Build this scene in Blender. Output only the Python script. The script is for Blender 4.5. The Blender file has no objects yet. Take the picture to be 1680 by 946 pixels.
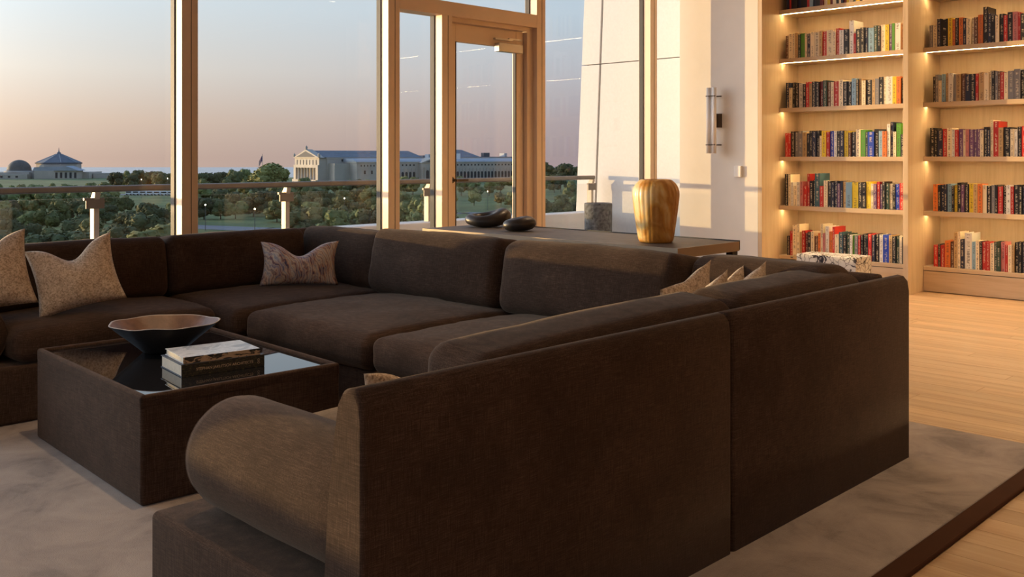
import bpy, bmesh, math, random
from mathutils import Vector, Matrix, noise
from math import sin, cos, pi, radians, sqrt, exp, tan

random.seed(7)
scn = bpy.context.scene
COL = scn.collection

# ------------------------------------------------------------------ camera, sky, sun, exposure
FPX, HZ, EYE, AZ = 1580.0, 258.0, 1.2, radians(44.6)
cam_d = bpy.data.cameras.new('camera')
cam_d.sensor_width = 36.0
cam_d.lens = 36.0 * FPX / 1680.0
cam_d.shift_y = -(473.0 - HZ) / 1680.0
cam_d.clip_end = 6000.0
cam = bpy.data.objects.new('camera', cam_d)
COL.objects.link(cam)
cam.location = (0, 0, EYE)
cam.rotation_euler = (pi / 2, 0, AZ - pi / 2)
scn.camera = cam

SUN_DIR = Vector((0.425, -0.905, -0.0205)).normalized()      # the way the light travels
sun_d = bpy.data.lights.new('sun', 'SUN')
sun_d.energy = 4.1
sun_d.color = (1.0, 0.66, 0.28)
sun_d.angle = radians(0.53)
sun = bpy.data.objects.new('sun', sun_d)
COL.objects.link(sun)
sun.rotation_euler = SUN_DIR.to_track_quat('-Z', 'Y').to_euler()

scn.view_settings.view_transform = 'Standard'
scn.view_settings.look = 'None'
scn.view_settings.gamma = 1.0
scn.view_settings.use_curve_mapping = False
scn.view_settings.exposure = 0.3


def lin(c):
    return tuple(((v / 255.0) / 12.92 if v / 255.0 <= 0.04045 else ((v / 255.0 + 0.055) / 1.055) ** 2.4) for v in c)


world = bpy.data.worlds.new('dusk_sky')
scn.world = world
world.use_nodes = True
wn, wl = world.node_tree.nodes, world.node_tree.links
wn.clear()
w_tc = wn.new('ShaderNodeTexCoord')
w_sep = wn.new('ShaderNodeSeparateXYZ')
wl.new(w_tc.outputs['Generated'], w_sep.inputs[0])


def sky_ramp(stops):
    r = wn.new('ShaderNodeValToRGB')
    wl.new(w_sep.outputs['Z'], r.inputs[0])
    while len(r.color_ramp.elements) < len(stops):
        r.color_ramp.elements.new(0.5)
    for e, (p, c) in zip(r.color_ramp.elements, stops):
        e.position = p
        e.color = (*lin(c), 1)
    return r


w_warm = sky_ramp([(0.0, (200, 172, 152)), (0.035, (216, 192, 168)), (0.085, (224, 216, 202)), (0.15, (214, 222, 224)), (0.35, (182, 203, 222)), (1.0, (112, 148, 200))])
w_cool = sky_ramp([(0.0, (150, 138, 146)), (0.04, (160, 152, 160)), (0.09, (172, 176, 186)), (0.15, (180, 197, 210)), (0.35, (152, 180, 208)), (1.0, (104, 140, 194))])
w_dot = wn.new('ShaderNodeVectorMath')
w_dot.operation = 'DOT_PRODUCT'
wl.new(w_tc.outputs['Generated'], w_dot.inputs[0])
w_dot.inputs[1].default_value = tuple(-SUN_DIR)
w_map = wn.new('ShaderNodeMapRange')
w_map.inputs[1].default_value = 0.18
w_map.inputs[2].default_value = 0.82
wl.new(w_dot.outputs['Value'], w_map.inputs[0])
w_mix = wn.new('ShaderNodeMix')
w_mix.data_type = 'RGBA'
wl.new(w_map.outputs[0], w_mix.inputs[0])
wl.new(w_cool.outputs[0], w_mix.inputs[6])
wl.new(w_warm.outputs[0], w_mix.inputs[7])
w_bg = wn.new('ShaderNodeBackground')
# the sky brightens smoothly toward the low sun, which stands out of frame to the left
w_pos = wn.new('ShaderNodeMath'); w_pos.operation = 'MAXIMUM'; w_pos.inputs[1].default_value = 0.0
wl.new(w_dot.outputs['Value'], w_pos.inputs[0])
w_pow = wn.new('ShaderNodeMath'); w_pow.operation = 'POWER'; w_pow.inputs[1].default_value = 12.0
wl.new(w_pos.outputs[0], w_pow.inputs[0])
w_glow = wn.new('ShaderNodeMath'); w_glow.operation = 'MULTIPLY_ADD'; w_glow.inputs[1].default_value = 10.0; w_glow.inputs[2].default_value = 0.92
wl.new(w_pow.outputs[0], w_glow.inputs[0])
wl.new(w_glow.outputs[0], w_bg.inputs[1])
w_out = wn.new('ShaderNodeOutputWorld')
wl.new(w_mix.outputs[2], w_bg.inputs[0])
wl.new(w_bg.outputs[0], w_out.inputs[0])


# ------------------------------------------------------------------ materials
class NT:
    def __init__(self, name):
        self.m = bpy.data.materials.new(name)
        self.m.use_nodes = True
        self.n, self.l = self.m.node_tree.nodes, self.m.node_tree.links
        self.b = self.n['Principled BSDF']

    def node(self, t, **kw):
        x = self.n.new(t)
        for k, v in kw.items():
            if k.startswith('i_'):
                x.inputs[k[2:].replace('_', ' ')].default_value = v
            else:
                setattr(x, k, v)
        return x

    def link(self, a, b):
        self.l.new(a, b)

    def coords(self, scale=(1, 1, 1), kind='Object', rot=(0, 0, 0)):
        tc = self.node('ShaderNodeTexCoord')
        mp = self.node('ShaderNodeMapping')
        mp.inputs['Scale'].default_value = scale
        mp.inputs['Rotation'].default_value = rot
        self.link(tc.outputs[kind], mp.inputs[0])
        return mp.outputs[0]

    def noise(self, vec, scale=5, detail=4, rough=0.55, dist=0.0):
        x = self.node('ShaderNodeTexNoise')
        x.inputs['Scale'].default_value = scale
        x.inputs['Detail'].default_value = detail
        x.inputs['Roughness'].default_value = rough
        x.inputs['Distortion'].default_value = dist
        self.link(vec, x.inputs['Vector'])
        return x.outputs[0]

    def ramp(self, fac, stops, interp='LINEAR'):
        r = self.node('ShaderNodeValToRGB')
        r.color_ramp.interpolation = interp
        while len(r.color_ramp.elements) < len(stops):
            r.color_ramp.elements.new(0.5)
        for e, (p, c) in zip(r.color_ramp.elements, stops):
            e.position = p
            e.color = (*c, 1)
        self.link(fac, r.inputs[0])
        return r.outputs[0]

    def math(self, op, a, b=None, c=None):
        x = self.node('ShaderNodeMath', operation=op)
        for i, v in enumerate((a, b, c)):
            if v is None:
                continue
            if isinstance(v, (int, float)):
                x.inputs[i].default_value = v
            else:
                self.link(v, x.inputs[i])
        return x.outputs[0]

    def mix(self, fac, a, b, mode='MIX'):
        x = self.node('ShaderNodeMix', data_type='RGBA', blend_type=mode)
        for i, v in ((0, fac), (6, a), (7, b)):
            if isinstance(v, (int, float)):
                x.inputs[i].default_value = v
            elif isinstance(v, tuple):
                x.inputs[i].default_value = (*v, 1)
            else:
                self.link(v, x.inputs[i])
        return x.outputs[2]

    def base(self, col):
        if isinstance(col, tuple):
            self.b.inputs['Base Color'].default_value = (*col, 1)
        else:
            self.link(col, self.b.inputs['Base Color'])

    def bump(self, h, strength=0.3, dist=0.01):
        x = self.node('ShaderNodeBump')
        x.inputs['Strength'].default_value = strength
        x.inputs['Distance'].default_value = dist
        self.link(h, x.inputs['Height'])
        self.link(x.outputs[0], self.b.inputs['Normal'])

    def set(self, **kw):
        for k, v in kw.items():
            self.b.inputs[k.replace('_', ' ')].default_value = v
        return self


M = {}


def plain(key, col, rough=0.5, metal=0.0, var=0.08, scale=6.0, bump=0.0, bscale=60.0):
    t = NT(key)
    v = t.coords()
    n = t.noise(v, scale, 4)
    lo = tuple(c * (1 - var) for c in col)
    hi = tuple(min(1, c * (1 + var)) for c in col)
    t.base(t.ramp(n, [(0.3, lo), (0.7, hi)]))
    t.set(Roughness=rough, Metallic=metal)
    if bump:
        t.bump(t.noise(v, bscale, 3), bump, 0.004)
    M[key] = t.m
    return t.m


def wood(key, c1, c2, c3, axis='Z', rough=0.45, per_object=0.0, fine=1.0):
    t = NT(key)
    s = {'X': (0.6, 9, 9), 'Y': (9, 0.6, 9), 'Z': (9, 9, 0.6)}[axis]
    v = t.coords(tuple(a * fine for a in s))
    if per_object:
        oi = t.node('ShaderNodeObjectInfo')
        add = t.node('ShaderNodeVectorMath', operation='ADD')
        sc = t.node('ShaderNodeVectorMath', operation='SCALE')
        cmb = t.node('ShaderNodeCombineXYZ')
        t.link(oi.outputs['Random'], cmb.inputs[0]); t.link(oi.outputs['Random'], cmb.inputs[1]); t.link(oi.outputs['Random'], cmb.inputs[2])
        t.link(cmb.outputs[0], sc.inputs[0]); sc.inputs['Scale'].default_value = 60.0
        t.link(v, add.inputs[0]); t.link(sc.outputs[0], add.inputs[1])
        v = add.outputs[0]
    n1 = t.noise(v, 1.2, 6, 0.6, 0.6)
    n2 = t.noise(v, 7.0, 3, 0.6)
    f = t.math('ADD', t.math('MULTIPLY', n1, 0.72), t.math('MULTIPLY', n2, 0.28))
    col = t.ramp(f, [(0.33, c1), (0.5, c2), (0.68, c3)])
    if per_object:
        val = t.math('MULTIPLY_ADD', oi.outputs['Random'], per_object, 1 - per_object / 2)
        hs = t.node('ShaderNodeHueSaturation')
        t.link(val, hs.inputs['Value']); t.link(col, hs.inputs['Color'])
        col = hs.outputs[0]
    t.base(col)
    t.set(Roughness=rough)
    t.bump(n2, 0.06, 0.002)
    M[key] = t.m
    return t.m


# sofa chenille
t = NT('brown_chenille')
v = t.coords((1, 1, 1))
n1 = t.noise(t.coords((22, 22, 520)), 1.0, 4, 0.6)
n2 = t.noise(t.coords((480, 480, 22)), 1.0, 4, 0.6)
n3 = t.noise(v, 5.0, 4, 0.6)
n4 = t.noise(v, 420.0, 2)
wv = t.math('ADD', t.math('ADD', t.math('MULTIPLY', n1, .32), t.math('MULTIPLY', n2, .32)), t.math('ADD', t.math('MULTIPLY', n3, .18), t.math('MULTIPLY', n4, .18)))
t.base(t.ramp(wv, [(0.34, (0.018, 0.0105, 0.0070)), (0.5, (0.056, 0.033, 0.0225)), (0.68, (0.145, 0.092, 0.066))]))
t.set(Roughness=0.95, Sheen_Weight=0.16, Sheen_Roughness=0.4)
t.b.inputs['Sheen Tint'].default_value = (0.85, 0.66, 0.5, 1)
t.b.inputs['Specular IOR Level'].default_value = 0.15
t.bump(wv, 0.35, 0.004)
M['sofa'] = t.m

t = NT('cream_boucle')
v = t.coords()
n1 = t.noise(v, 130.0, 3, 0.7)
n2 = t.noise(v, 45.0, 3, 0.6)
f = t.math('ADD', t.math('MULTIPLY', n1, .7), t.math('MULTIPLY', n2, .3))
t.base(t.ramp(f, [(0.36, (0.27, 0.175, 0.10)), (0.52, (0.64, 0.48, 0.33)), (0.66, (0.82, 0.68, 0.52))]))
t.set(Roughness=0.95, Sheen_Weight=0.2)
t.bump(f, 0.6, 0.006)
M['boucle'] = t.m

t = NT('marbled_silk')
v = t.coords((9, 9, 5))
d = t.noise(v, 0.9, 5, 0.6, 2.2)
wv = t.node('ShaderNodeTexWave', wave_type='BANDS', bands_direction='DIAGONAL')
wv.inputs['Scale'].default_value = 1.9
wv.inputs['Distortion'].default_value = 9.0
wv.inputs['Detail'].default_value = 3.0
t.link(v, wv.inputs['Vector'])
c1 = t.ramp(wv.outputs[0], [(0.0, (0.035, 0.04, 0.09)), (0.10, (0.30, 0.09, 0.06)), (0.2, (0.62, 0.45, 0.30)), (0.55, (0.70, 0.56, 0.42)), (0.72, (0.42, 0.30, 0.20)), (0.88, (0.66, 0.60, 0.55)), (1.0, (0.12, 0.14, 0.24))])
c2 = t.ramp(d, [(0.38, (0.08, 0.09, 0.16)), (0.46, (0.45, 0.20, 0.14)), (0.52, (0.68, 0.52, 0.36)), (0.64, (0.62, 0.55, 0.48))])
t.base(t.mix(0.45, c1, c2))
t.set(Roughness=0.55)
M['marbled'] = t.m

t = NT('taupe_pile')
v = t.coords()
n1 = t.noise(v, 3.4, 6, 0.66, 0.6)
n2 = t.noise(v, 260.0, 2)
f = t.math('ADD', t.math('MULTIPLY', n1, .85), t.math('MULTIPLY', n2, .15))
t.base(t.ramp(f, [(0.36, (0.145, 0.108, 0.085)), (0.48, (0.275, 0.215, 0.175)), (0.62, (0.36, 0.29, 0.24))]))
t.set(Roughness=1.0, Sheen_Weight=0.3)
t.bump(n2, 0.4, 0.004)
M['rug'] = t.m

t = NT('veined_marble')
v = t.coords((1, 1, 1))
dn = t.node('ShaderNodeTexNoise')
dn.inputs['Scale'].default_value = 5.0
dn.inputs['Detail'].default_value = 5.0
t.link(v, dn.inputs['Vector'])
vm = t.node('ShaderNodeVectorMath', operation='MULTIPLY_ADD')
t.link(dn.outputs['Color'], vm.inputs[0]); vm.inputs[1].default_value = (.22, .22, .22); t.link(v, vm.inputs[2])
vo = t.node('ShaderNodeTexVoronoi', feature='DISTANCE_TO_EDGE')
vo.inputs['Scale'].default_value = 19.0
t.link(vm.outputs[0], vo.inputs['Vector'])
pn = t.noise(v, 6.0, 3)
e = t.math('MULTIPLY', vo.outputs[0], t.ramp(pn, [(0.4, (0.35, 0.35, 0.35)), (0.62, (3, 3, 3))]))
t.base(t.ramp(e, [(0.0, (0.025, 0.022, 0.03)), (0.025, (0.10, 0.09, 0.10)), (0.06, (0.66, 0.61, 0.55)), (0.3, (0.78, 0.74, 0.68))]))
t.set(Roughness=0.25)
M['marble'] = t.m

t = NT('amber_onyx')
v = t.coords((3.2, 3.2, 2.2), rot=(0.5, 0.4, 0))
n1 = t.noise(v, 1.9, 4, 0.5, 1.0)
t.base(t.ramp(n1, [(0.32, (0.84, 0.68, 0.42)), (0.42, (0.82, 0.56, 0.22)), (0.50, (0.70, 0.35, 0.07)), (0.57, (0.52, 0.22, 0.04)), (0.66, (0.74, 0.44, 0.14)), (0.8, (0.82, 0.64, 0.38))]))
t.set(Roughness=0.32)
t.b.inputs['Subsurface Weight'].default_value = 0.35
t.b.inputs['Subsurface Radius'].default_value = (0.05, 0.025, 0.01)
M['onyx'] = t.m

plain('low_bounce_wall', (0.11, 0.065, 0.042), 0.55, var=0.2)  # invented dark tone that keeps unseen walls from bouncing sunlight back
plain('white_wall', (0.76, 0.72, 0.66), 0.75, var=0.02)
plain('ceiling_paint', (0.80, 0.78, 0.74), 0.8, var=0.02)
plain('mullion', (0.74, 0.57, 0.41), 0.42, 0.25, var=0.03)
plain('gasket', (0.035, 0.032, 0.03), 0.6)
plain('bronze_metal', (0.10, 0.075, 0.055), 0.38, 0.8)
plain('satin_steel', (0.55, 0.50, 0.44), 0.35, 0.8)
plain('rail_metal', (0.20, 0.175, 0.15), 0.45, 0.6)
plain('post_metal', (0.48, 0.41, 0.33), 0.45, 0.2)
plain('curb_white', (0.80, 0.80, 0.80), 0.6, var=0.03)
plain('deck_stone', (0.20, 0.19, 0.18), 0.8, bump=0.3)
plain('fin_white', (0.62, 0.61, 0.60), 0.65, var=0.04, scale=40)
plain('granite_dark', (0.085, 0.085, 0.085), 0.75, var=0.95, scale=26, bump=0.5)
plain('rug_binding', (0.060, 0.024, 0.012), 0.9)
M['rug_binding'].node_tree.nodes['Principled BSDF'].inputs['Specular IOR Level'].default_value = 0.1
plain('console_top', (0.12, 0.095, 0.078), 0.55, var=0.2, scale=14)
plain('console_metal', (0.36, 0.27, 0.19), 0.42, 0.35)
plain('console_dark', (0.045, 0.042, 0.042), 0.5, 0.3)
plain('dark_bronze', (0.060, 0.052, 0.048), 0.38, 0.65, var=0.2, scale=9, bump=0.1)
plain('bowl_black', (0.022, 0.021, 0.022), 0.42, 0.2, var=0.3, scale=14, bump=0.25)
plain('bowl_brown', (0.16, 0.08, 0.045), 0.5, var=0.3, scale=18, bump=0.4)
plain('bowl_rim', (0.40, 0.34, 0.30), 0.5)
plain('paper', (0.72, 0.64, 0.52), 0.8, var=0.08, scale=90)
plain('switch_white', (0.82, 0.80, 0.76), 0.45, var=0.01)
plain('book_navy', (0.035, 0.05, 0.085), 0.5)
plain('ink_gold', (0.70, 0.52, 0.33), 0.5)
plain('stone_pale', (0.48, 0.43, 0.37), 0.85, var=0.12, scale=0.08)
plain('stone_dark', (0.12, 0.115, 0.12), 0.85)
plain('window_dark', (0.035, 0.035, 0.04), 0.4)
plain('roof_slate', (0.155, 0.175, 0.205), 0.75, var=0.15, scale=0.2)
plain('roof_pale', (0.36, 0.39, 0.43), 0.7, var=0.08, scale=0.2)
plain('dome_copper', (0.13, 0.115, 0.10), 0.7, var=0.15, scale=0.3)
plain('lawn', (0.12, 0.165, 0.055), 1.0, var=0.4, scale=0.05)
plain('asphalt', (0.21, 0.22, 0.25), 0.9, var=0.1, scale=0.4)
plain('lake', (0.42, 0.47, 0.50), 0.25, var=0.1, scale=0.01)
plain('bark', (0.06, 0.045, 0.032), 0.95)
plain('bus_white', (0.75, 0.76, 0.78), 0.5)
plain('flag_red', (0.45, 0.10, 0.10), 0.8)
plain('flag_blue', (0.06, 0.07, 0.2), 0.8)
plain('flag_white', (0.65, 0.6, 0.55), 0.8)
wood('oak_vertical', (0.50, 0.355, 0.215), (0.575, 0.425, 0.275), (0.63, 0.475, 0.315), 'Z', 0.5)
wood('oak_long', (0.50, 0.355, 0.215), (0.575, 0.425, 0.275), (0.63, 0.475, 0.315), 'Y', 0.5)
wood('oak_plank', (0.35, 0.20, 0.098), (0.47, 0.295, 0.160), (0.54, 0.36, 0.21), 'Y', 0.42, per_object=0.26)


def glass(key, tint, ior=1.45, rough=0.0):
    t = NT(key)
    t.n.remove(t.b)
    tr = t.node('ShaderNodeBsdfTransparent'); tr.inputs[0].default_value = (*tint, 1)
    gl = t.node('ShaderNodeBsdfGlossy'); gl.inputs['Roughness'].default_value = rough
    # reflectance by angle, the same from both sides of the pane
    lw = t.node('ShaderNodeLayerWeight'); lw.inputs[0].default_value = 0.5
    f0 = ((ior - 1) / (ior + 1)) ** 2
    fr = t.math('MULTIPLY_ADD', t.math('POWER', lw.outputs['Facing'], 5.0), 1 - f0, f0)
    mx = t.node('ShaderNodeMixShader')
    t.link(fr, mx.inputs[0]); t.link(tr.outputs[0], mx.inputs[1]); t.link(gl.outputs[0], mx.inputs[2])
    t.link(mx.outputs[0], t.n['Material Output'].inputs[0])
    M[key] = t.m
    return t.m


glass('window_glass', (0.985, 0.985, 0.985), 1.32)
glass('balustrade_glass', (0.93, 0.94, 0.93), 1.4)
t = NT('black_mirror')
t.base((0.012, 0.012, 0.014)); t.set(Roughness=0.02, IOR=1.9)
M['mirror_black'] = t.m

t = NT('ribbed_glass')
t.base((0.97, 0.95, 0.92)); t.set(Roughness=0.2, Alpha=0.9)
M['sconce_glass'] = t.m


def emit(key, col, s):
    t = NT(key)
    t.base((0.8, 0.8, 0.8))
    t.b.inputs['Emission Color'].default_value = (*col, 1)
    t.b.inputs['Emission Strength'].default_value = s
    M[key] = t.m
    return t.m


emit('led_warm', (1.0, 0.72, 0.34), 66.0)
emit('fill_lens', (1.0, 0.78, 0.5), 12.0)
emit('street_lamp', (1.0, 0.86, 0.66), 14.0)

# leaves: colour varies from tree to tree and leaf to leaf
for key, c in (('leaf_dark', (0.125, 0.130, 0.055)), ('leaf_mid', (0.195, 0.210, 0.075)), ('leaf_olive', (0.255, 0.240, 0.080))):
    t = NT(key)
    oi = t.node('ShaderNodeObjectInfo')
    n = t.noise(t.coords(), 0.55, 3)
    a = t.ramp(n, [(0.3, tuple(x * .6 for x in c)), (0.7, tuple(x * 1.35 for x in c))])
    hs = t.node('ShaderNodeHueSaturation')
    t.link(t.math('MULTIPLY_ADD', oi.outputs['Random'], 0.5, 0.75), hs.inputs['Value'])
    t.link(t.math('MULTIPLY_ADD', oi.outputs['Random'], 0.04, 0.48), hs.inputs['Hue'])
    t.link(a, hs.inputs['Color'])
    t.base(hs.outputs[0]); t.set(Roughness=0.9)
    M[key] = t.m

# book cover: its colour is the object's own, the spine carries printed marks
t = NT('book_cover')
oi = t.node('ShaderNodeObjectInfo')
t.base(oi.outputs['Color']); t.set(Roughness=0.5)
M['book_cover'] = t.m
t = NT('book_spine')
oi = t.node('ShaderNodeObjectInfo')
tc = t.node('ShaderNodeTexCoord')
sp = t.node('ShaderNodeSeparateXYZ')
t.link(tc.outputs['Generated'], sp.inputs[0])
cmb = t.node('ShaderNodeCombineXYZ')
t.link(t.math('MULTIPLY', sp.outputs['Y'], 2.2), cmb.inputs[0])
t.link(t.math('MULTIPLY', sp.outputs['Z'], 38.0), cmb.inputs[1])
t.link(t.math('MULTIPLY', oi.outputs['Random'], 91.0), cmb.inputs[2])
n = t.noise(cmb.outputs[0], 1.0, 1, 0.5)
cmb2 = t.node('ShaderNodeCombineXYZ')
t.link(t.math('MULTIPLY', sp.outputs['Z'], 3.2), cmb2.inputs[1])
t.link(t.math('MULTIPLY', oi.outputs['Random'], 53.0), cmb2.inputs[2])
n2 = t.noise(cmb2.outputs[0], 1.0, 1, 0.5)
inside = t.math('LESS_THAN', t.math('ABSOLUTE', t.math('SUBTRACT', sp.outputs['Y'], 0.5)), 0.2)
mk = t.math('MULTIPLY', t.math('MULTIPLY', t.math('GREATER_THAN', n, 0.50), inside), t.math('GREATER_THAN', n2, 0.42))
bw = t.node('ShaderNodeRGBToBW'); t.link(oi.outputs['Color'], bw.inputs[0])
inkc = t.ramp(bw.outputs[0], [(0.20, (0.72, 0.62, 0.46)), (0.26, (0.06, 0.04, 0.05))])
t.base(t.mix(t.math('MULTIPLY', mk, 0.6), oi.outputs['Color'], inkc))
t.set(Roughness=0.45)
M['book_spine'] = t.m


# ------------------------------------------------------------------ mesh helpers
class MB:
    def __init__(self):
        self.v, self.f, self.mi, self.sm = [], [], [], []

    def add(self, vs, fs, mi=0, smooth=False):
        o = len(self.v)
        self.v += [tuple(p) for p in vs]
        for f in fs:
            self.f.append(tuple(i + o for i in f)); self.mi.append(mi); self.sm.append(smooth)
        return self

    def box(self, x0, x1, y0, y1, z0, z1, mi=0):
        vs = [(x0, y0, z0), (x1, y0, z0), (x1, y1, z0), (x0, y1, z0), (x0, y0, z1), (x1, y0, z1), (x1, y1, z1), (x0, y1, z1)]
        return self.add(vs, [(0, 3, 2, 1), (4, 5, 6, 7), (0, 1, 5, 4), (1, 2, 6, 5), (2, 3, 7, 6), (3, 0, 4, 7)], mi)

    def prism(self, poly, fn0, fn1, mi=0):
        """poly of 2D points swept from fn0(p) to fn1(p)"""
        n = len(poly)
        vs = [fn0(p) for p in poly] + [fn1(p) for p in poly]
        fs = [tuple(range(n))[::-1], tuple(range(n, 2 * n))] + [(i, (i + 1) % n, n + (i + 1) % n, n + i) for i in range(n)]
        return self.add(vs, fs, mi)

    def cyl(self, p0, p1, r0, r1=None, n=16, mi=0, smooth=True, caps=True):
        r1 = r0 if r1 is None else r1
        p0, p1 = Vector(p0), Vector(p1)
        d = (p1 - p0).normalized()
        a = d.orthogonal().normalized(); b = d.cross(a)
        vs = []
        for p, r in ((p0, r0), (p1, r1)):
            for i in range(n):
                w = 2 * pi * i / n
                vs.append(p + a * (r * cos(w)) + b * (r * sin(w)))
        self.add(vs, [(i, (i + 1) % n, n + (i + 1) % n, n + i) for i in range(n)], mi, smooth)
        if caps:
            self.add(vs[:n], [tuple(range(n))[::-1]], mi); self.add(vs[n:], [tuple(range(n))], mi)
        return self

    def lathe(self, prof, n=48, fn=None, mi=0, smooth=True, close=False):
        vs = []
        for k, (r, z) in enumerate(prof):
            for i in range(n):
                w = 2 * pi * i / n
                rr, zz = (fn(r, z, w, k) if fn else (r, z))
                vs.append((rr * cos(w), rr * sin(w), zz))
        fs = []
        for k in range(len(prof) - 1):
            for i in range(n):
                fs.append((k * n + i, k * n + (i + 1) % n, (k + 1) * n + (i + 1) % n, (k + 1) * n + i))
        if close:
            fs.append(tuple(range(n))[::-1]); fs.append(tuple((len(prof) - 1) * n + i for i in range(n)))
        return self.add(vs, fs, mi, smooth)

    def mesh(self, name, mats):
        me = bpy.data.meshes.new(name)
        me.from_pydata(self.v, [], self.f)
        for m in (mats if isinstance(mats, (list, tuple)) else [mats]):
            me.materials.append(M[m])
        me.polygons.foreach_set('material_index', self.mi)
        me.polygons.foreach_set('use_smooth', self.sm)
        bm = bmesh.new(); bm.from_mesh(me)
        bmesh.ops.recalc_face_normals(bm, faces=bm.faces)
        bm.to_mesh(me); bm.free()
        return me

    def build(self, name, mats, parent=None, loc=(0, 0, 0), bevel=0.0, seg=2, **kw):
        return place(name, self.mesh(name, mats), parent, loc, bevel=bevel, seg=seg, **kw)


def root_of(o):
    while o.parent:
        o = o.parent
    return o


def place(name, me, parent=None, loc=(0, 0, 0), rot=(0, 0, 0), scale=(1, 1, 1), bevel=0.0, seg=2, label=None, cat=None, group=None, kind=None, world=False):
    o = bpy.data.objects.new(name, me)
    COL.objects.link(o)
    o.location, o.rotation_euler, o.scale = loc, rot, scale
    if parent:
        o.parent = parent
        if world:                       # geometry given in room coordinates under an unrotated root
            o.location = Vector(loc) - Vector(root_of(parent).location) - (Vector(parent.location) if parent.parent else Vector((0, 0, 0)))
    if bevel:
        b = o.modifiers.new('edge', 'BEVEL'); b.width = bevel; b.segments = seg; b.limit_method = 'ANGLE'; b.angle_limit = radians(40)
    tag(o, label, cat, group, kind)
    return o


def tag(o, label=None, cat=None, group=None, kind=None):
    for k, val in (('label', label), ('category', cat), ('group', group), ('kind', kind)):
        if val:
            o[k] = val
    return o


def thing(name, label, cat, loc=(0, 0, 0), rotz=0.0, group=None, kind=None):
    o = bpy.data.objects.new(name, None)
    COL.objects.link(o)
    o.location = loc; o.rotation_euler = (0, 0, rotz); o.empty_display_size = 0.1
    return tag(o, label, cat, group, kind)


def bx(name, mat, parent, x0, x1, y0, y1, z0, z1, bevel=0.0, **kw):
    """box given in room coordinates, its own origin at its base centre"""
    c = ((x0 + x1) / 2, (y0 + y1) / 2, z0)
    mb = MB().box(x0 - c[0], x1 - c[0], y0 - c[1], y1 - c[1], 0, z1 - z0)
    return mb.build(name, mat, parent, c, bevel, world=bool(parent), **kw)


def smooth_mesh(me):
    me.polygons.foreach_set('use_smooth', [True] * len(me.polygons))


def axis_ticks(h, r, n):
    e = [h - r + r * tan(a) for a in (radians(15), radians(30), radians(45))]
    inner = [-(h - r) + 2 * (h - r) * i / n for i in range(n + 1)]
    return [-x for x in reversed(e)] + inner + e


def rounded(size, r, n=(8, 8, 6), fn=None, name='cushion', mat='sofa'):
    """closed rounded box, centred; fn(p, h) reshapes it"""
    h = [s / 2 for s in size]
    tk = [axis_ticks(h[i], min(r, h[i] * .98), n[i]) for i in range(3)]
    bm = bmesh.new()
    for ax in range(3):
        u, w = [(1, 2), (2, 0), (0, 1)][ax]
        for s in (-1, 1):
            grid = []
            for a in tk[u]:
                row = []
                for b in tk[w]:
                    p = Vector((0, 0, 0)); p[ax] = s * h[ax]; p[u] = max(-h[u], min(h[u], a)); p[w] = max(-h[w], min(h[w], b))
                    row.append(bm.verts.new(p))
                grid.append(row)
            for i in range(len(grid) - 1):
                for j in range(len(grid[0]) - 1):
                    bm.faces.new((grid[i][j], grid[i + 1][j], grid[i + 1][j + 1], grid[i][j + 1]))
    bmesh.ops.remove_doubles(bm, verts=bm.verts, dist=1e-5)
    for vtx in bm.verts:
        p = vtx.co
        q = Vector([max(-(h[i] - r), min(h[i] - r, p[i])) if h[i] > r else 0.0 for i in range(3)])
        d = p - q
        if d.length > 1e-9:
            p = q + d.normalized() * r
        vtx.co = fn(p, h) if fn else p
    bmesh.ops.recalc_face_normals(bm, faces=bm.faces)
    me = bpy.data.meshes.new(name)
    bm.to_mesh(me); bm.free()
    me.materials.append(M[mat])
    smooth_mesh(me)
    return me


def puff(axis, amount, other=0.012, wr=0.006, fr=5.0, seed=0.0, sag=0.0):
    """swell a cushion along one axis, a little along the others, with soft creases"""
    def fn(p, h):
        q = Vector(p)
        k = [max(0.0, 1 - (p[i] / h[i]) ** 2) for i in range(3)]
        for a in range(3):
            o = [i for i in range(3) if i != a]
            amt = amount if a == axis else other
            q[a] += (1 if p[a] > 0 else -1) * amt * (k[o[0]] * k[o[1]]) ** 0.6 * abs(p[a]) / h[a]
        s = Vector((p.x * fr + seed, p.y * fr - seed, p.z * fr + 2 * seed))
        w = noise.noise(s) + 0.5 * noise.noise(s * 2.3)
        q += Vector((p.x / h[0], p.y / h[1], p.z / h[2])).normalized() * (w * wr)
        if sag:
            q.z -= sag * (1 - (max(abs(p.x) / h[0], abs(p.y) / h[1])) ** 4) * max(0, p.z / h[2])
        return q
    return fn


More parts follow.
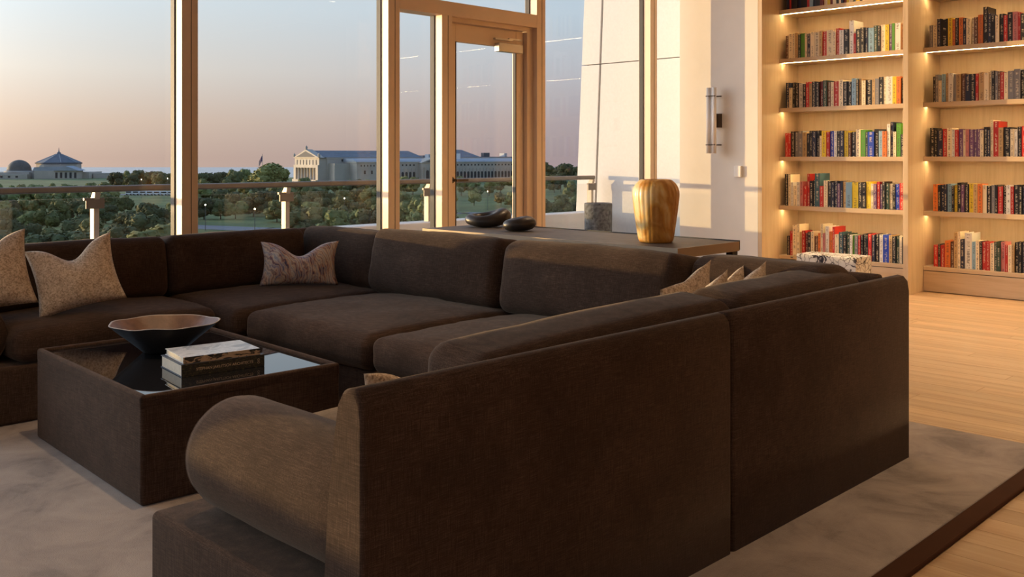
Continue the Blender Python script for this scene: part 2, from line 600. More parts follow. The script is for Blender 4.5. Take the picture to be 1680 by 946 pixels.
def pillow_mesh(name, w, h, t, mat, chop=0.06, seed=0.0, N=26, soft=0.012):
    """knife-edge scatter pillow in its XZ plane, base near z=0, dented at the middle of its top edge"""
    bm = bmesh.new()
    sides = []
    for s in (-1, 1):
        g = []
        for i in range(N + 1):
            u = -1 + 2 * i / N
            row = []
            for j in range(N + 1):
                vv = -1 + 2 * j / N
                pin = 1 - 0.11 * (1 - vv * vv) * abs(u)
                x = u * w / 2 * pin
                z = h / 2 + vv * h / 2 * (1 - 0.09 * (1 - u * u) * abs(vv))
                up = max(0, (vv + 0.25) / 1.25)
                z -= chop * exp(-(u / 0.42) ** 2) * up ** 1.6
                k = (max(0, 1 - u * u) ** 0.62) * (max(0, 1 - vv * vv) ** 0.62)
                y = s * t / 2 * k * (1.12 - 0.35 * (vv + 1) / 2)
                if chop:
                    y *= 1 - 0.45 * exp(-(u / 0.20) ** 2) * up
                nn = noise.noise(Vector((x * 11 + seed, z * 11, seed + s)))
                y += nn * soft * min(1, k * 2)
                row.append(bm.verts.new((x, y, z)))
            g.append(row)
        for i in range(N):
            for j in range(N):
                f = (g[i][j], g[i + 1][j], g[i + 1][j + 1], g[i][j + 1])
                bm.faces.new(f if s < 0 else f[::-1])
    bmesh.ops.remove_doubles(bm, verts=bm.verts, dist=1e-5)
    bmesh.ops.recalc_face_normals(bm, faces=bm.faces)
    me = bpy.data.meshes.new(name)
    bm.to_mesh(me); bm.free()
    me.materials.append(M[mat]); smooth_mesh(me)
    return me


FV = Vector((cos(AZ), sin(AZ), 0)); RV = Vector((sin(AZ), -cos(AZ), 0))


def spot(px, depth, z=0.0):
    """room position at a bearing (photo column) and distance, used to survey the park outside"""
    p = FV * depth + RV * ((px - 840.0) / FPX * depth)
    return Vector((p.x, p.y, z))


# ------------------------------------------------------------------ structure: the room
CEIL = 3.3
WY = 5.90            # room side of the window wall
GY = 6.02            # glass line
BX = 8.40            # front of bookcase and sconce wall

floor = bx('floor', 'oak_plank', None, -5.0, 9.35, -5.0, 6.05, -0.20, -0.014, kind='structure', label='pale oak plank floor running to the bookcase')
plank_me = {}
rnd = random.Random(3)
PW = 0.128
row = 0
x = 2.50
while x < 8.74:
    y = -2.2 - rnd.random() * 1.6
    while y < 5.85:
        ln = rnd.choice((1.2, 1.5, 1.8, 2.1))
        y1 = min(y + ln, 5.88)
        if y1 - y > 0.15 and not (x < 4.15 and y > 1.4):
            L = round(y1 - y, 2)
            if L not in plank_me:
                plank_me[L] = MB().box(-PW / 2 + .0008, PW / 2 - .0008, 0, L - .0016, 0, .014).mesh('plank', 'oak_plank')
            place('plank', plank_me[L], floor, (x + PW / 2, y, -0.014), world=True)
        y = y1 if y1 >= y + ln - 1e-6 else 9
    x += PW

bx('ceiling', 'ceiling_paint', None, -5.0, 9.35, -5.0, 6.05, CEIL, CEIL + 0.2, kind='structure', label='plain white ceiling over the living room')
bx('wall_back', 'low_bounce_wall', None, -5.0, 9.35, -5.15, -5.0, 0, CEIL, kind='structure', label='unseen wall behind the camera, darkened to cut sun bounce')
wr = bx('wall_right', 'white_wall', None, BX, 9.35, 4.905, 5.82, 0, CEIL, kind='structure', label='white wall with the sconce between windows and bookcase')
bx('wall_far', 'white_wall', None, 9.2, 9.35, -5.0, 4.905, 0, CEIL, kind='structure', label='wall behind the built-in bookcase')
bx('wall_near', 'low_bounce_wall', None, BX, 9.2, -5.0, -0.8, 0, CEIL, kind='structure', label='unseen wall past the bookcase end, darkened to cut sun bounce')

# window wall: bays between full-height mullions
MULL = [-3.80, -2.10, -0.40, 1.305, 2.995, 4.68, 6.358, 8.055]
MW = 0.056


def mullion_piece(parent, xc, hw=MW, z0=0.0, z1=CEIL, y0=WY):
    o = MB().box(-hw, hw, 0, GY + .03 - y0, 0, z1 - z0).build('mullion', 'mullion', parent, (xc, y0, z0), bevel=.002, world=True)
    MB().box(hw * .12, hw * .12 + .004, -.0012, .0015, .0, z1 - z0).build('joint_line', 'gasket', o)
    MB().box(-hw - .008, -hw, GY - .03 - y0, GY + .02 - y0, 0, z1 - z0).box(hw, hw + .008, GY - .03 - y0, GY + .02 - y0, 0, z1 - z0).build('gasket', 'gasket', o)
    return o


wlab = ['tall window out of frame beyond the sofa arm', 'tall window out of frame far along the glass wall', 'tall window out of frame near the sofa arm',
        'tall window behind the beige pillows, leftmost in view', 'tall window with the columned museum behind the sofa', 'window bay around the glass door',
        'tall window with the planter outside, right of the door']
edges = MULL
for i in range(len(edges) - 1):
    a, b = edges[i], edges[i + 1]
    w = thing('window_%d' % (i + 1), wlab[i], 'window', ((a + b) / 2, WY, 0), kind='structure')
    mullion_piece(w, b)
    if i == 0:
        mullion_piece(w, a)
    if i != 5:
        bx('pane', 'window_glass', w, a + MW, b - MW, GY - .004, GY + .004, 0.06, CEIL)
        bx('sill_rail', 'mullion', w, a + MW, b - MW, WY + .02, GY + .03, 0, 0.06)
    else:
        DW = w
w8 = thing('window_8', 'narrow window strip between the last mullion and white wall', 'window', (8.3, WY, 0), kind='structure')
bx('pane', 'window_glass', w8, 8.055 + MW, 9.35, GY - .004, GY + .004, 0.06, CEIL)
bx('sill_rail', 'mullion', w8, 8.055 + MW, 9.35, WY + .02, GY + .03, 0, 0.06)
w0 = thing('window_9', 'window strip at the far end of the glass wall', 'window', (-4.4, WY, 0), kind='structure')
bx('pane', 'window_glass', w0, -5.0, -3.80 - MW, GY - .004, GY + .004, 0.0, CEIL)

# door bay: sidelight, transom light, door
TZ0, TZ1 = 2.36, 2.475
SM = 5.23
mullion_piece(DW, SM, z1=TZ0)
tr = bx('transom', 'mullion', DW, 4.68 + MW, 6.358 - MW, WY, GY + .03, TZ0, TZ1, bevel=.002)
bx('pane', 'window_glass', DW, 4.68 + MW, 6.358 - MW, GY - .004, GY + .004, TZ1, CEIL)
bx('pane', 'window_glass', DW, 4.68 + MW, SM - MW, GY - .004, GY + .004, 0.06, TZ0)
bx('sill_rail', 'mullion', DW, 4.68 + MW, SM - MW, WY + .02, GY + .03, 0, 0.06)
door = thing('door_1', 'glass balcony door in bronze frame with closer on top', 'door', (5.78, GY, 0), kind='structure')
DX0, DX1 = SM + MW, 6.358 - MW
bx('door_frame', 'mullion', door, DX0, DX0 + .025, GY - .07, GY + .03, 0, TZ0)
bx('door_frame', 'mullion', door, DX1 - .075, DX1, GY - .07, GY + .03, 0, TZ0, bevel=.003)
bx('door_frame', 'mullion', door, DX0 + .025, DX1 - .075, GY - .07, GY + .03, TZ0 - .035, TZ0)
LX0, LX1, LZ1 = DX0 + .03, DX1 - .08, TZ0 - .04
bx('stile', 'mullion', door, LX0, LX0 + .09, GY - .025, GY + .025, 0.01, LZ1, bevel=.003)
bx('stile', 'mullion', door, LX1 - .09, LX1, GY - .025, GY + .025, 0.01, LZ1, bevel=.003)
bx('top_rail', 'mullion', door, LX0 + .09, LX1 - .09, GY - .025, GY + .025, LZ1 - .15, LZ1, bevel=.003)
bx('bottom_rail', 'mullion', door, LX0 + .09, LX1 - .09, GY - .025, GY + .025, 0.01, 0.24, bevel=.003)
bx('pane', 'window_glass', door, LX0 + .09, LX1 - .09, GY - .004, GY + .004, 0.24, LZ1 - .15)
bx('gasket', 'gasket', door, LX1 - .102, LX1 - .09, GY - .027, GY + .005, 0.24, LZ1 - .15)
bx('gasket', 'gasket', door, LX0 + .09, LX0 + .098, GY - .027, GY + .005, 0.24, LZ1 - .15)
cl = bx('closer', 'satin_steel', door, LX1 - .36, LX1 - .06, GY - .085, GY - .025, LZ1 - .20, LZ1 - .125, bevel=.004)
a = MB().box(-.20, .02, -.03, .0, .0, .014).box(-.02, .14, -.018, .0, .012, .026)
a.build('closer_arm', 'satin_steel', cl, (0, -.005, .098))
hd = MB().cyl((0, 0, 0), (0, -.06, 0), .012, n=12).cyl((0, -.055, 0), (.135, -.055, 0), .011, n=12)
h = hd.build('lever_handle', 'bronze_metal', door, (LX0 + .045, GY - .025, 1.01), world=True)
MB().cyl((0, 0, 0), (0, -.008, 0), .027, n=20).build('rose', 'bronze_metal', h)

# another glazed side of the room, out of frame, that lights the rug from the left
wl2 = thing('window_10', 'glazed side of the room out of frame beyond the rug', 'window', (-5.0, 0.5, 0), kind='structure')
for yy in (-5.0, -3.3, -1.6, 0.1, 1.8, 3.5, 5.2, 5.95):
    bx('mullion', 'mullion', wl2, -5.06, -4.92, yy - .05, yy + .05, 0, CEIL)
bx('pane', 'window_glass', wl2, -5.03, -5.02, -5.0, 5.95, 0.05, CEIL)


# ------------------------------------------------------------------ balcony
bx('floor_balcony', 'deck_stone', None, -6.0, 9.35, 6.06, 7.60, -0.2, -0.03, kind='structure', label='dark stone floor of the balcony')
curb = bx('trim_1', 'curb_white', None, -6.0, 9.30, 7.60, 7.86, -0.2, 0.53, bevel=.01, kind='structure', label='white balcony upstand under the glass balustrade')
fin = thing('wall_outside', 'sunlit white tapered wall fin closing the balcony end', 'wall', (9.35, 7.0, -0.2), kind='structure')
FX = 9.36


def fin_panel(z0, z1, ya, sa, yb, sb):
    poly = [(ya + sa * (z0 - .5), z0), (yb + sb * (z0 - .5), z0), (yb + sb * (z1 - .5), z1), (ya + sa * (z1 - .5), z1)]
    mb = MB().prism([(p[0] - 7.0, p[1] + 0.2) for p in poly], lambda p: (0.01, p[0], p[1]), lambda p: (.45, p[0], p[1]))
    mb.build('panel', 'fin_white', fin, bevel=.004)


for z0, z1 in ((-.2, 2.362), (2.372, 4.6)):
    fin_panel(z0, z1, 8.08, -.052, 7.775, -.044)
    fin_panel(z0, z1, 7.745, -.044, 6.05, 0)
mb = MB().prism([(8.06 - 7, 0), (6.05 - 7, 0), (6.05 - 7, 4.8), (7.80 - 7, 4.8)], lambda p: (.05, p[0], p[1]), lambda p: (.43, p[0], p[1]))
mb.build('core', 'gasket', fin)

RZ = 0.925
bal = thing('balustrade', 'glass balcony balustrade with dark handrail on white upstand', 'railing', (4.0, 7.73, 0.53))
rail = MB().box(-10.0, 9.27, 7.68, 7.755, RZ, RZ + .05)
rail.build('handrail', 'rail_metal', bal, bevel=.012, world=True)
posts = [-5.5, -3.78, -2.06, -0.34, 1.38, 3.115, 4.855, 6.57, 8.27, 9.215]
for i, px_ in enumerate(posts):
    pm = MB().prism([(-.035, 0), (.035, 0), (.035, .34), (-.01, .395), (-.06, .395), (-.035, .30)], lambda p: (-.021, p[0], p[1]), lambda p: (.021, p[0], p[1]))
    po = pm.build('post', 'post_metal', bal, (px_, 7.72, 0.53), world=True)
    MB().box(-.085, .06, -.045, -.032, .265, .35).box(-.105, -.085, -.06, -.032, .33, .352).build('bracket', 'rail_metal', po, bevel=.002)
    if i:
        bx('glass_panel', 'balustrade_glass', bal, posts[i - 1] + .03, px_ - .03, 7.725, 7.737, 0.53, 0.876)

pl = MB().lathe([(.0, .0), (.135, .0), (.15, .015), (.158, .70), (.155, .715), (.142, .718), (.14, .69), (.0, .69)], 40)
pl.build('planter', 'granite_dark', None, (8.40, 6.92, -.03), label='round dark speckled stone planter on the balcony floor', cat='planter')


# ------------------------------------------------------------------ bookcase
case = thing('bookcase', 'built-in pale oak bookcase with lit shelves across the wall', 'bookcase', (8.8, 3.44, 0))
BACK, SF = 9.12, 8.73
bays = [(3.48, 4.86), (2.055, 3.435), (0.63, 2.01)]
bx('side_panel', 'oak_vertical', case, BX, BACK + .03, 4.86, 4.903, 0, CEIL - .02, bevel=.001)
for y0, y1 in ((3.435, 3.48), (2.01, 2.055), (0.585, 0.63)):
    bx('divider', 'oak_vertical', case, BX, BACK + .03, y0, y1, 0, CEIL - .02, bevel=.001)
SH = [0.719, 1.206, 1.69, 2.18, 2.668]
for (y0, y1) in bays:
    yc = (y0 + y1) / 2
    bx('back_panel', 'oak_vertical', case, BACK, BACK + .03, y0, y1, 0, CEIL - .02)
    lg = bx('ledge', 'oak_long', case, SF, BACK, y0, y1, 0.192, 0.226, bevel=.001)
    dr = bx('drawer_front', 'oak_long', case, SF + .002, SF + .022, y0 + .002, y1 - .002, 0.006, 0.186, bevel=.001)
    bx('plinth', 'gasket', case, SF + .03, BACK, y0, y1, 0.0, 0.19)
    for z in SH:
        s = bx('shelf', 'oak_long', case, SF, BACK, y0, y1, z - .036, z, bevel=.001)
        lip = MB().box(-(BACK - SF) / 2, -(BACK - SF) / 2 + .02, -(y1 - y0) / 2, (y1 - y0) / 2, -.005, 0).build('front_lip', 'oak_long', s)
        # light strip let into the underside near the front edge
        MB().box(-.006, .006, -(y1 - y0) / 2 + .05, (y1 - y0) / 2 - .004, -.0008, .001).build('light_strip', 'led_warm', s, (-(BACK - SF) / 2 + .065, 0, 0))
    bx('top_panel', 'oak_long', case, BX + .05, BACK, y0, y1, 3.15, 3.19)
MB().box(-.004, 0, -.012, .012, -.004, .004).build('latch', 'book_navy', case, (SF, 4.72, .212), world=True)

# books
PAL = {
    'k': ('black', (28, 24, 26)), 'n': ('navy', (34, 40, 66)), 'r': ('red', (190, 42, 36)), 'd': ('maroon', (104, 28, 30)),
    'o': ('orange', (222, 122, 52)), 'y': ('yellow', (226, 196, 44)), 'c': ('cream', (232, 216, 184)), 'w': ('white', (228, 224, 216)),
    'g': ('grey', (128, 126, 130)), 'G': ('green', (86, 152, 46)), 'e': ('dark green', (44, 68, 56)), 'b': ('blue', (32, 66, 178)),
    'B': ('pale blue', (140, 176, 200)), 't': ('tan', (192, 160, 112)), 'h': ('brown', (104, 66, 42)), 'p': ('purple', (108, 74, 116)),
    'i': ('pink', (204, 128, 128)), 'T': ('teal', (58, 92, 104)),
}
ub = MB()
ub.box(.0, .035, 0, 1, 0, 1, 1)                       # spine
ub.box(.035, 1, 0, .07, 0, 1, 0).box(.035, 1, .93, 1, 0, 1, 0)
ub.box(.035, .965, .07, .93, .02, .965, 2)
book_me = ub.mesh('book', ['book_cover', 'book_spine', 'paper'])
ORD = ['first', 'second', 'third', 'fourth', 'fifth', 'sixth', 'seventh', 'eighth', 'ninth', 'tenth', 'eleventh', 'twelfth', 'thirteenth', 'fourteenth', 'fifteenth', 'sixteenth', 'seventeenth', 'eighteenth', 'nineteenth', 'twentieth']
ORD += ['twenty-' + o for o in ORD[:9]] + ['thirtieth'] + ['thirty-' + o for o in ORD[:9]] + ['fortieth'] + ['forty-' + o for o in ORD[:9]]
# each row: colours left to right; '+' after a book: tall, '*': wide, '-': short
ROWS = [
    ('left bay', 0.226, 4.800, 3.484, 'k- r c+ B c+ t r d B k c h- o c+ i w+ o r+ h c T k e c w G g r t k k k r c n k w b* B t k e c r k w k k'),
    ('left bay', 0.719, 4.815, 3.484, 'k+ c+ w e c- w i r- k r+ k k T+* r- c k n n k p n t B* o y* k k y* o c p r p n k e c k B b r k p k c o k'),
    ('left bay', 1.206, 4.820, 3.484, 'r r k k g g t k h k n k c- g y r b w y k n y* h t k c G e e b* k B o w+ n+ c G+* k- G y t o r'),
    ('left bay', 1.69, 4.812, 3.484, 'n c- k t k w k r p t k k d k e h c r* k c k k B* k k t c k* e t g k* c p w* y o k k t h w w k'),
    ('left bay', 2.18, 4.815, 3.484, 'h c* c r t e G c d n c c* t d r c* c r c w k* w+* r- o k k n B* k e k c y h p G w* t w o o c k'),
    ('right bay', 0.226, 3.360, 2.56, 'r- k- r- o* h t+ c+ n w+* B c k r r c e e- i r c t k* k n k k p r* w w e t y y r k c k'),
    ('right bay', 0.719, 3.365, 2.56, 'o k n n B k y k p k y t o* c k g k r* k w r k* k n k t k k* c w T n e y* y r k c w'),
    ('right bay', 1.206, 3.395, 2.56, 'k k n* r c w r p c i p p p c k n c+ r+ t k* c w k r* y p T r w g k t* k G y k r n'),
    ('right bay', 1.69, 3.365, 2.56, 'k g c- B* t w* g t* h* n* k* r t* c* c k g h r c g* g* k* k w r d* t k c n r'),
    ('right bay', 2.18, 3.395, 2.56, 'g- c- n k* y o k o n c* c h o k+ n k c k r k i r k k n p w B T* T c k r* B e w r k'),
]
rnd = random.Random(11)
SHN = {0.226: 'lowest', 0.719: 'second lowest', 1.206: 'eye-level', 1.69: 'upper middle', 2.18: 'topmost full'}
for bay, z, ys, ye, codes in ROWS:
    items = codes.split()
    items = [c for i, c in enumerate(items) if i % 5 != 3 or len(c) > 1] if bay == 'left bay' else items[:25]
    ws = [(rnd.uniform(.7, 1.3) * (1.6 if '*' in c else 1.0)) for c in items]
    tot = sum(ws)
    y = ys
    for i, (c, wd) in enumerate(zip(items, ws)):
        th = wd / tot * (ys - ye)
        hgt = rnd.uniform(.228, .258)
        if '+' in c: hgt = rnd.uniform(.30, .325)
        if '-' in c: hgt = rnd.uniform(.185, .205)
        dep = rnd.uniform(.15, .19) * (1.25 if '+' in c else 1.0)
        nm, rgb = PAL[c[0]]
        j = rnd.uniform(.85, 1.15)
        tilt = 0.0
        o = place('book', book_me, None, (SF + .035 + rnd.uniform(0, .02), y - th + .0006, z + .0008), (0, 0, 0), (dep, th - .0012, hgt))
        o.color = (*[min(1, v * j) for v in lin(rgb)], 1)
        size = 'tall ' if '+' in c else 'short ' if '-' in c else 'thick ' if '*' in c else 'slim ' if th < .026 else ''
        tag(o, f'{size}{nm} book, {ORD[i]} from the left on the {SHN[z]} shelf, {bay}', 'book', f'books on the {SHN[z]} shelf of the {bay}')
        y -= th
# books past the picture's edges: the highest row and the far ends of the rows
stuff = MB()
cut_cols = ['k', 'r', 'n', 'c', 'y', 'd', 'B']
for (z, y, yend) in [(2.668, 4.80, 3.485)] + [(r[1], 2.558, 2.09) for r in ROWS if r[0] == 'right bay']:
    while True:
        th = rnd.uniform(.022, .042); hh = rnd.uniform(.22, .26); mi = rnd.randrange(len(cut_cols))
        if y - th < yend: break
        x0 = SF + .035 + rnd.uniform(0, .02)
        stuff.box(x0, x0 + .006, y - th + .0006, y - .0006, z, z + hh, mi)
        stuff.box(x0 + .006, x0 + .17, y - th + .0006, y - th + .003, z, z + hh, mi)
        stuff.box(x0 + .006, x0 + .17, y - .003, y - .0006, z, z + hh, mi)
        stuff.box(x0 + .006, x0 + .165, y - th + .003, y - .003, z + .004, z + hh - .008, len(cut_cols))
        y -= th
for k in cut_cols:
    plain('cut_' + k, lin(PAL[k][1]), 0.5)
stuff.build('book_row', ['cut_' + k for k in cut_cols] + ['paper'], None, (0, 0, .0008), kind='stuff', label='books on the highest shelf, their tops cut by the picture edge', cat='books')

# ------------------------------------------------------------------ wall fittings
sc = thing('wall_sconce', 'glass tube wall sconce with dark bronze mount', 'sconce', (BX, 5.365, 1.24))
MB().prism([(.0, -.055)] + [(-.035 * sin(a), -.055 * cos(a)) for a in [pi * k / 12 for k in range(1, 12)]] + [(.0, .055)],
           lambda p: (p[0] - .0, p[1], .26), lambda p: (p[0] - .0, p[1], .40)).build('mount', 'bronze_metal', sc)
MB().box(-.085, -.02, -.012, .012, .29, .37).build('bracket', 'bronze_metal', sc)
for k, yy in enumerate((-.034, .0, .034)):
    tb = MB().lathe([(.017, 0), (.021, 0), (.021, .66), (.017, .66), (.017, 0)], 20, lambda r, z, w, k: (r * (1 + .06 * cos(9 * w)), z))
    tb.build('glass_tube', 'sconce_glass', sc, (-.108 + (.018 if k == 1 else 0), yy, 0))
for zz in (.085, .575):
    MB().cyl((-.02, -.06, 0), (-.02, .06, 0), .006, n=8).cyl((-.125, -.02, 0), (-.01, -.02, 0), .005, n=8).cyl((-.125, -.055, 0), (-.125, .055, 0), .005, n=8).build('rod', 'bronze_metal', sc, (0, 0, zz))
sw = thing('wall_control', 'small white control box on the wall by the bookcase', 'control', (BX, 5.12, 1.0))
bx('body', 'switch_white', sw, BX - .028, BX, 5.08, 5.155, 1.005, 1.115, bevel=.004)

# ------------------------------------------------------------------ unseen ceiling lights added to fill the room with warm light
for (lx, ly, en, ang) in ((7.55, 4.2, 80, 85), (7.55, 2.7, 125, 85), (7.55, 1.2, 125, 85), (6.0, 0.6, 110, 100), (4.4, 0.35, 120, 95), (5.8, 4.2, 90, 110), (3.4, 2.2, 8, 100), (1.2, -0.9, 60, 115), (1.7, 3.2, 90, 70), (-1.2, 1.8, 16, 115), (0.1, 3.6, 22, 100)):
    d = thing('fill_light', 'unseen round ceiling light added to brighten the room', 'fill_light', (lx, ly, CEIL), group='added ceiling fill lights')
    MB().lathe([(.045, -.004), (.065, -.006), (.068, .0), (.045, .0)], 24).build('trim_ring', 'switch_white', d)
    MB().lathe([(.0, -.001), (.045, -.001), (.045, .003), (.0, .003)], 24).build('lens', 'fill_lens', d)
    ld = bpy.data.lights.new('fill_beam', 'SPOT')
    ld.energy = en; ld.color = (1.0, 0.71, 0.43); ld.spot_size = radians(ang); ld.spot_blend = 0.8; ld.shadow_soft_size = 0.05
    lo = bpy.data.objects.new('fill_beam', ld); COL.objects.link(lo)
    lo.location = (0, 0, -0.02); lo.parent = d

# ------------------------------------------------------------------ rug
rug = thing('rug', 'large taupe pile rug with brown binding under the sofa', 'rug', (0.6, 3.4, 0))
RX0, RX1, RY0, RY1 = -3.4, 4.33, 1.12, 5.72
bx('pile', 'rug', rug, RX0 + .055, RX1 - .012, RY0 + .068, RY1 - .012, 0.001, 0.020, bevel=.004)
bx('binding', 'rug_binding', rug, RX0, RX1, RY0, RY0 + .068, 0.0005, 0.019, bevel=.006)
bx('binding', 'rug_binding', rug, RX1 - .012, RX1, RY0 + .068, RY1, 0.0005, 0.017, bevel=.004)
bx('binding', 'rug_binding', rug, RX0, RX0 + .055, RY0 + .068, RY1, 0.0005, 0.019, bevel=.006)

# ------------------------------------------------------------------ sofa
RG = 0.020
XB, YN, YF = 3.81, 1.55, 5.50     # outer back lines
BZ = 0.735


def soft_box(name, parent, x0, x1, y0, y1, z0, z1, r, fn=None, n=(8, 8, 5), rot=(0, 0, 0), label=None):
    me = rounded((x1 - x0, y1 - y0, z1 - z0), r, n, fn, name)
    c = ((x0 + x1) / 2, (y0 + y1) / 2, (z0 + z1) / 2)
    return place(name, me, parent, c, rot, world=True, label=label)


def back_profile(name, parent, axis, a0, a1, outer, inward, zt=BZ):
    """upholstered back: thick at the seat, thin and rounded at the top"""
    prof = [(0, RG), (0, .30), (0, zt - .06), (.006, zt - .022), (.022, zt - .004), (.045, zt), (.066, zt - .006), (.084, zt - .03), (.104, zt - .12), (.126, zt - .25), (.14, zt - .40), (.145, .18), (.145, RG)]
    n = len(prof)
    ex = .012
    rings = [(a0, 0.010), (a0 + ex * .4, .003), (a0 + ex, 0), (a1 - ex, 0), (a1 - ex * .4, .003), (a1, .010)]
    vs, fs = [], []
    cx = .072
    for a, ins in rings:
        for (o, z) in prof:
            oo = cx + (o - cx) * (1 - ins / .072); zz = z - ins * max(0, (z - .3) / (zt - .3))
            p = (a, outer + inward * oo, zz) if axis == 'X' else (outer + inward * oo, a, zz)
            vs.append(p)
    for k in range(len(rings) - 1):
        for i in range(n):
            fs.append((k * n + i, k * n + (i + 1) % n, (k + 1) * n + (i + 1) % n, (k + 1) * n + i))
    fs.append(tuple(range(n))); fs.append(tuple((len(rings) - 1) * n + i for i in range(n))[::-1])
    loc = root_of(parent).location
    mb = MB(); mb.add([(v[0] - loc.x, v[1] - loc.y, v[2] - loc.z) for v in vs], fs, 0, True)
    o = mb.build(name, 'sofa', parent)
    for poly in o.data.polygons:
        if len(poly.vertices) > 4: poly.use_smooth = False
    return o


SB = 0.275     # base height
# -- near section with roll arm, its back to the camera
s1 = thing('sofa_section', 'near end of the brown sectional with roll arm, back to the camera', 'sofa', (1.85, 2.0, RG), group='sections of the brown sectional sofa')
soft_box('base', s1, 1.155, 2.508, YN + .12, 2.50, RG, .255, .018, None, (4, 4, 2))
back_profile('back_frame', s1, 'X', 1.150, 2.507, YN, 1)


def bolster(parent, cx, cz, r, y0, y1):
    mb = MB()
    n = 40
    L = y1 - y0
    prof = [(0.0, -.004), (r * .5, -.004), (r * .80, 0.0), (r * .95, .014), (r, .045)] + [(r * (1 + .012 * sin(pi * k / 8)), .045 + (L - .09) * k / 8) for k in range(1, 8)] + [(r, L - .045), (r * .95, L - .014), (r * .80, L), (r * .5, L + .004), (0.0, L + .004)]
    vs, fs = [], []
    for (rr, t) in prof:
        for i in range(n):
            w = 2 * pi * i / n
            k = 1 + .012 * noise.noise(Vector((cos(w) * 2, sin(w) * 2, t * 6)))
            vs.append((rr * k * cos(w), t - L / 2, rr * k * sin(w)))
    for k in range(len(prof) - 1):
        for i in range(n):
            fs.append((k * n + i, k * n + (i + 1) % n, (k + 1) * n + (i + 1) % n, (k + 1) * n + i))
    mb.add(vs, fs, 0, True)
    o = mb.build('arm_bolster', 'sofa', parent, (cx, (y0 + y1) / 2, cz), world=True)
    # welt seam around the front end
    pts = [Vector((r * .93 * cos(2 * pi * i / 40), (-L / 2 + .012) if parent['flip'] else (L / 2 - .012), r * .93 * sin(2 * pi * i / 40))) for i in range(40)]
    sm = MB()
    for i in range(40):
        sm.cyl(pts[i], pts[(i + 1) % 40], .0035, n=5, caps=False)
    sm.build('welt', 'sofa', o)
    return o


s1['flip'] = 0
bolster(s1, 1.347, .402, .150, 1.68, 2.41)
soft_box('seat_cushion', s1, 1.50, 2.50, 1.70, 2.49, .26, .43, .05, puff(2, .03, seed=1))
soft_box('back_cushion', s1, 1.575, 2.70, 1.655, 1.885, .42, .740, .055, puff(1, .025, .012, seed=2.2), rot=(radians(5), radians(-1.2), 0))
# -- near corner section
s2 = thing('sofa_section', 'near corner section of the brown sectional, square back toward the bookcase', 'sofa', (3.1, 2.0, RG), group='sections of the brown sectional sofa')
soft_box('base', s2, 2.512, XB - .12, YN + .12, 2.53, RG, SB, .018, None, (4, 4, 2))
back_profile('back_frame', s2, 'X', 2.513, XB, YN, 1)
back_profile('back_frame', s2, 'Y', YN + .10, 2.48, XB, -1)
soft_box('seat_cushion', s2, 2.52, 3.40, 1.75, 2.385, .28, .43, .05, puff(2, .03, seed=4))
soft_box('back_cushion', s2, 2.725, 3.62, 1.66, 1.885, .42, .752, .055, puff(1, .025, .012, seed=5.1), rot=(radians(5), 0, 0))
soft_box('back_cushion', s2, 3.42, 3.68, 1.72, 2.335, .42, .775, .055, puff(0, .022, .012, seed=6.3), rot=(0, radians(4), 0))
# -- middle section along the console
s3 = thing('sofa_section', 'middle section of the brown sectional in front of the console table', 'sofa', (3.1, 3.4, RG), group='sections of the brown sectional sofa')
soft_box('base', s3, 2.53, XB - .12, 2.535, 4.52, RG, SB + .01, .018, None, (4, 4, 2))
back_profile('back_frame', s3, 'Y', 2.485, 4.50, XB, -1)
soft_box('seat_cushion', s3, 2.485, 3.44, 3.318, 4.33, .285, .435, .05, puff(2, .042, .015, .011, 7.5, seed=7), n=(14, 14, 5))
soft_box('seat_cushion', s3, 2.485, 3.44, 2.40, 3.302, .285, .435, .05, puff(2, .042, .015, .011, 7.5, seed=8.4), n=(14, 14, 5))
soft_box('back_cushion', s3, 3.33, 3.66, 3.395, 4.43, .42, .772, .06, puff(0, .045, .014, .010, seed=9), n=(8, 14, 10), rot=(0, radians(10), 0))
soft_box('back_cushion', s3, 3.33, 3.66, 2.345, 3.38, .42, .772, .06, puff(0, .045, .014, .010, seed=10.5), n=(8, 14, 10), rot=(0, radians(10), 0))
# -- far corner section by the window
s4 = thing('sofa_section', 'far corner section of the brown sectional under the window', 'sofa', (3.1, 5.0, RG), group='sections of the brown sectional sofa')
soft_box('base', s4, 2.512, XB - .12, 4.55, YF - .12, RG, SB, .018, None, (4, 4, 2))
back_profile('back_frame', s4, 'X', 2.513, XB, YF, -1)
back_profile('back_frame', s4, 'Y', 4.505, YF - .10, XB, -1)
soft_box('seat_cushion', s4, 2.475, 3.50, 4.40, 5.20, .285, .43, .05, puff(2, .030, .012, .008, seed=11), n=(14, 14, 5))
soft_box('back_cushion', s4, 2.475, 3.36, 5.10, 5.36, .42, .750, .05, puff(1, .022, .010, seed=12), n=(12, 8, 8), rot=(radians(-6), 0, 0))
soft_box('back_cushion', s4, 3.40, 3.67, 4.45, 5.24, .42, .752, .05, puff(0, .03, .012, .008, seed=13.2), n=(8, 12, 8), rot=(0, radians(8), 0))
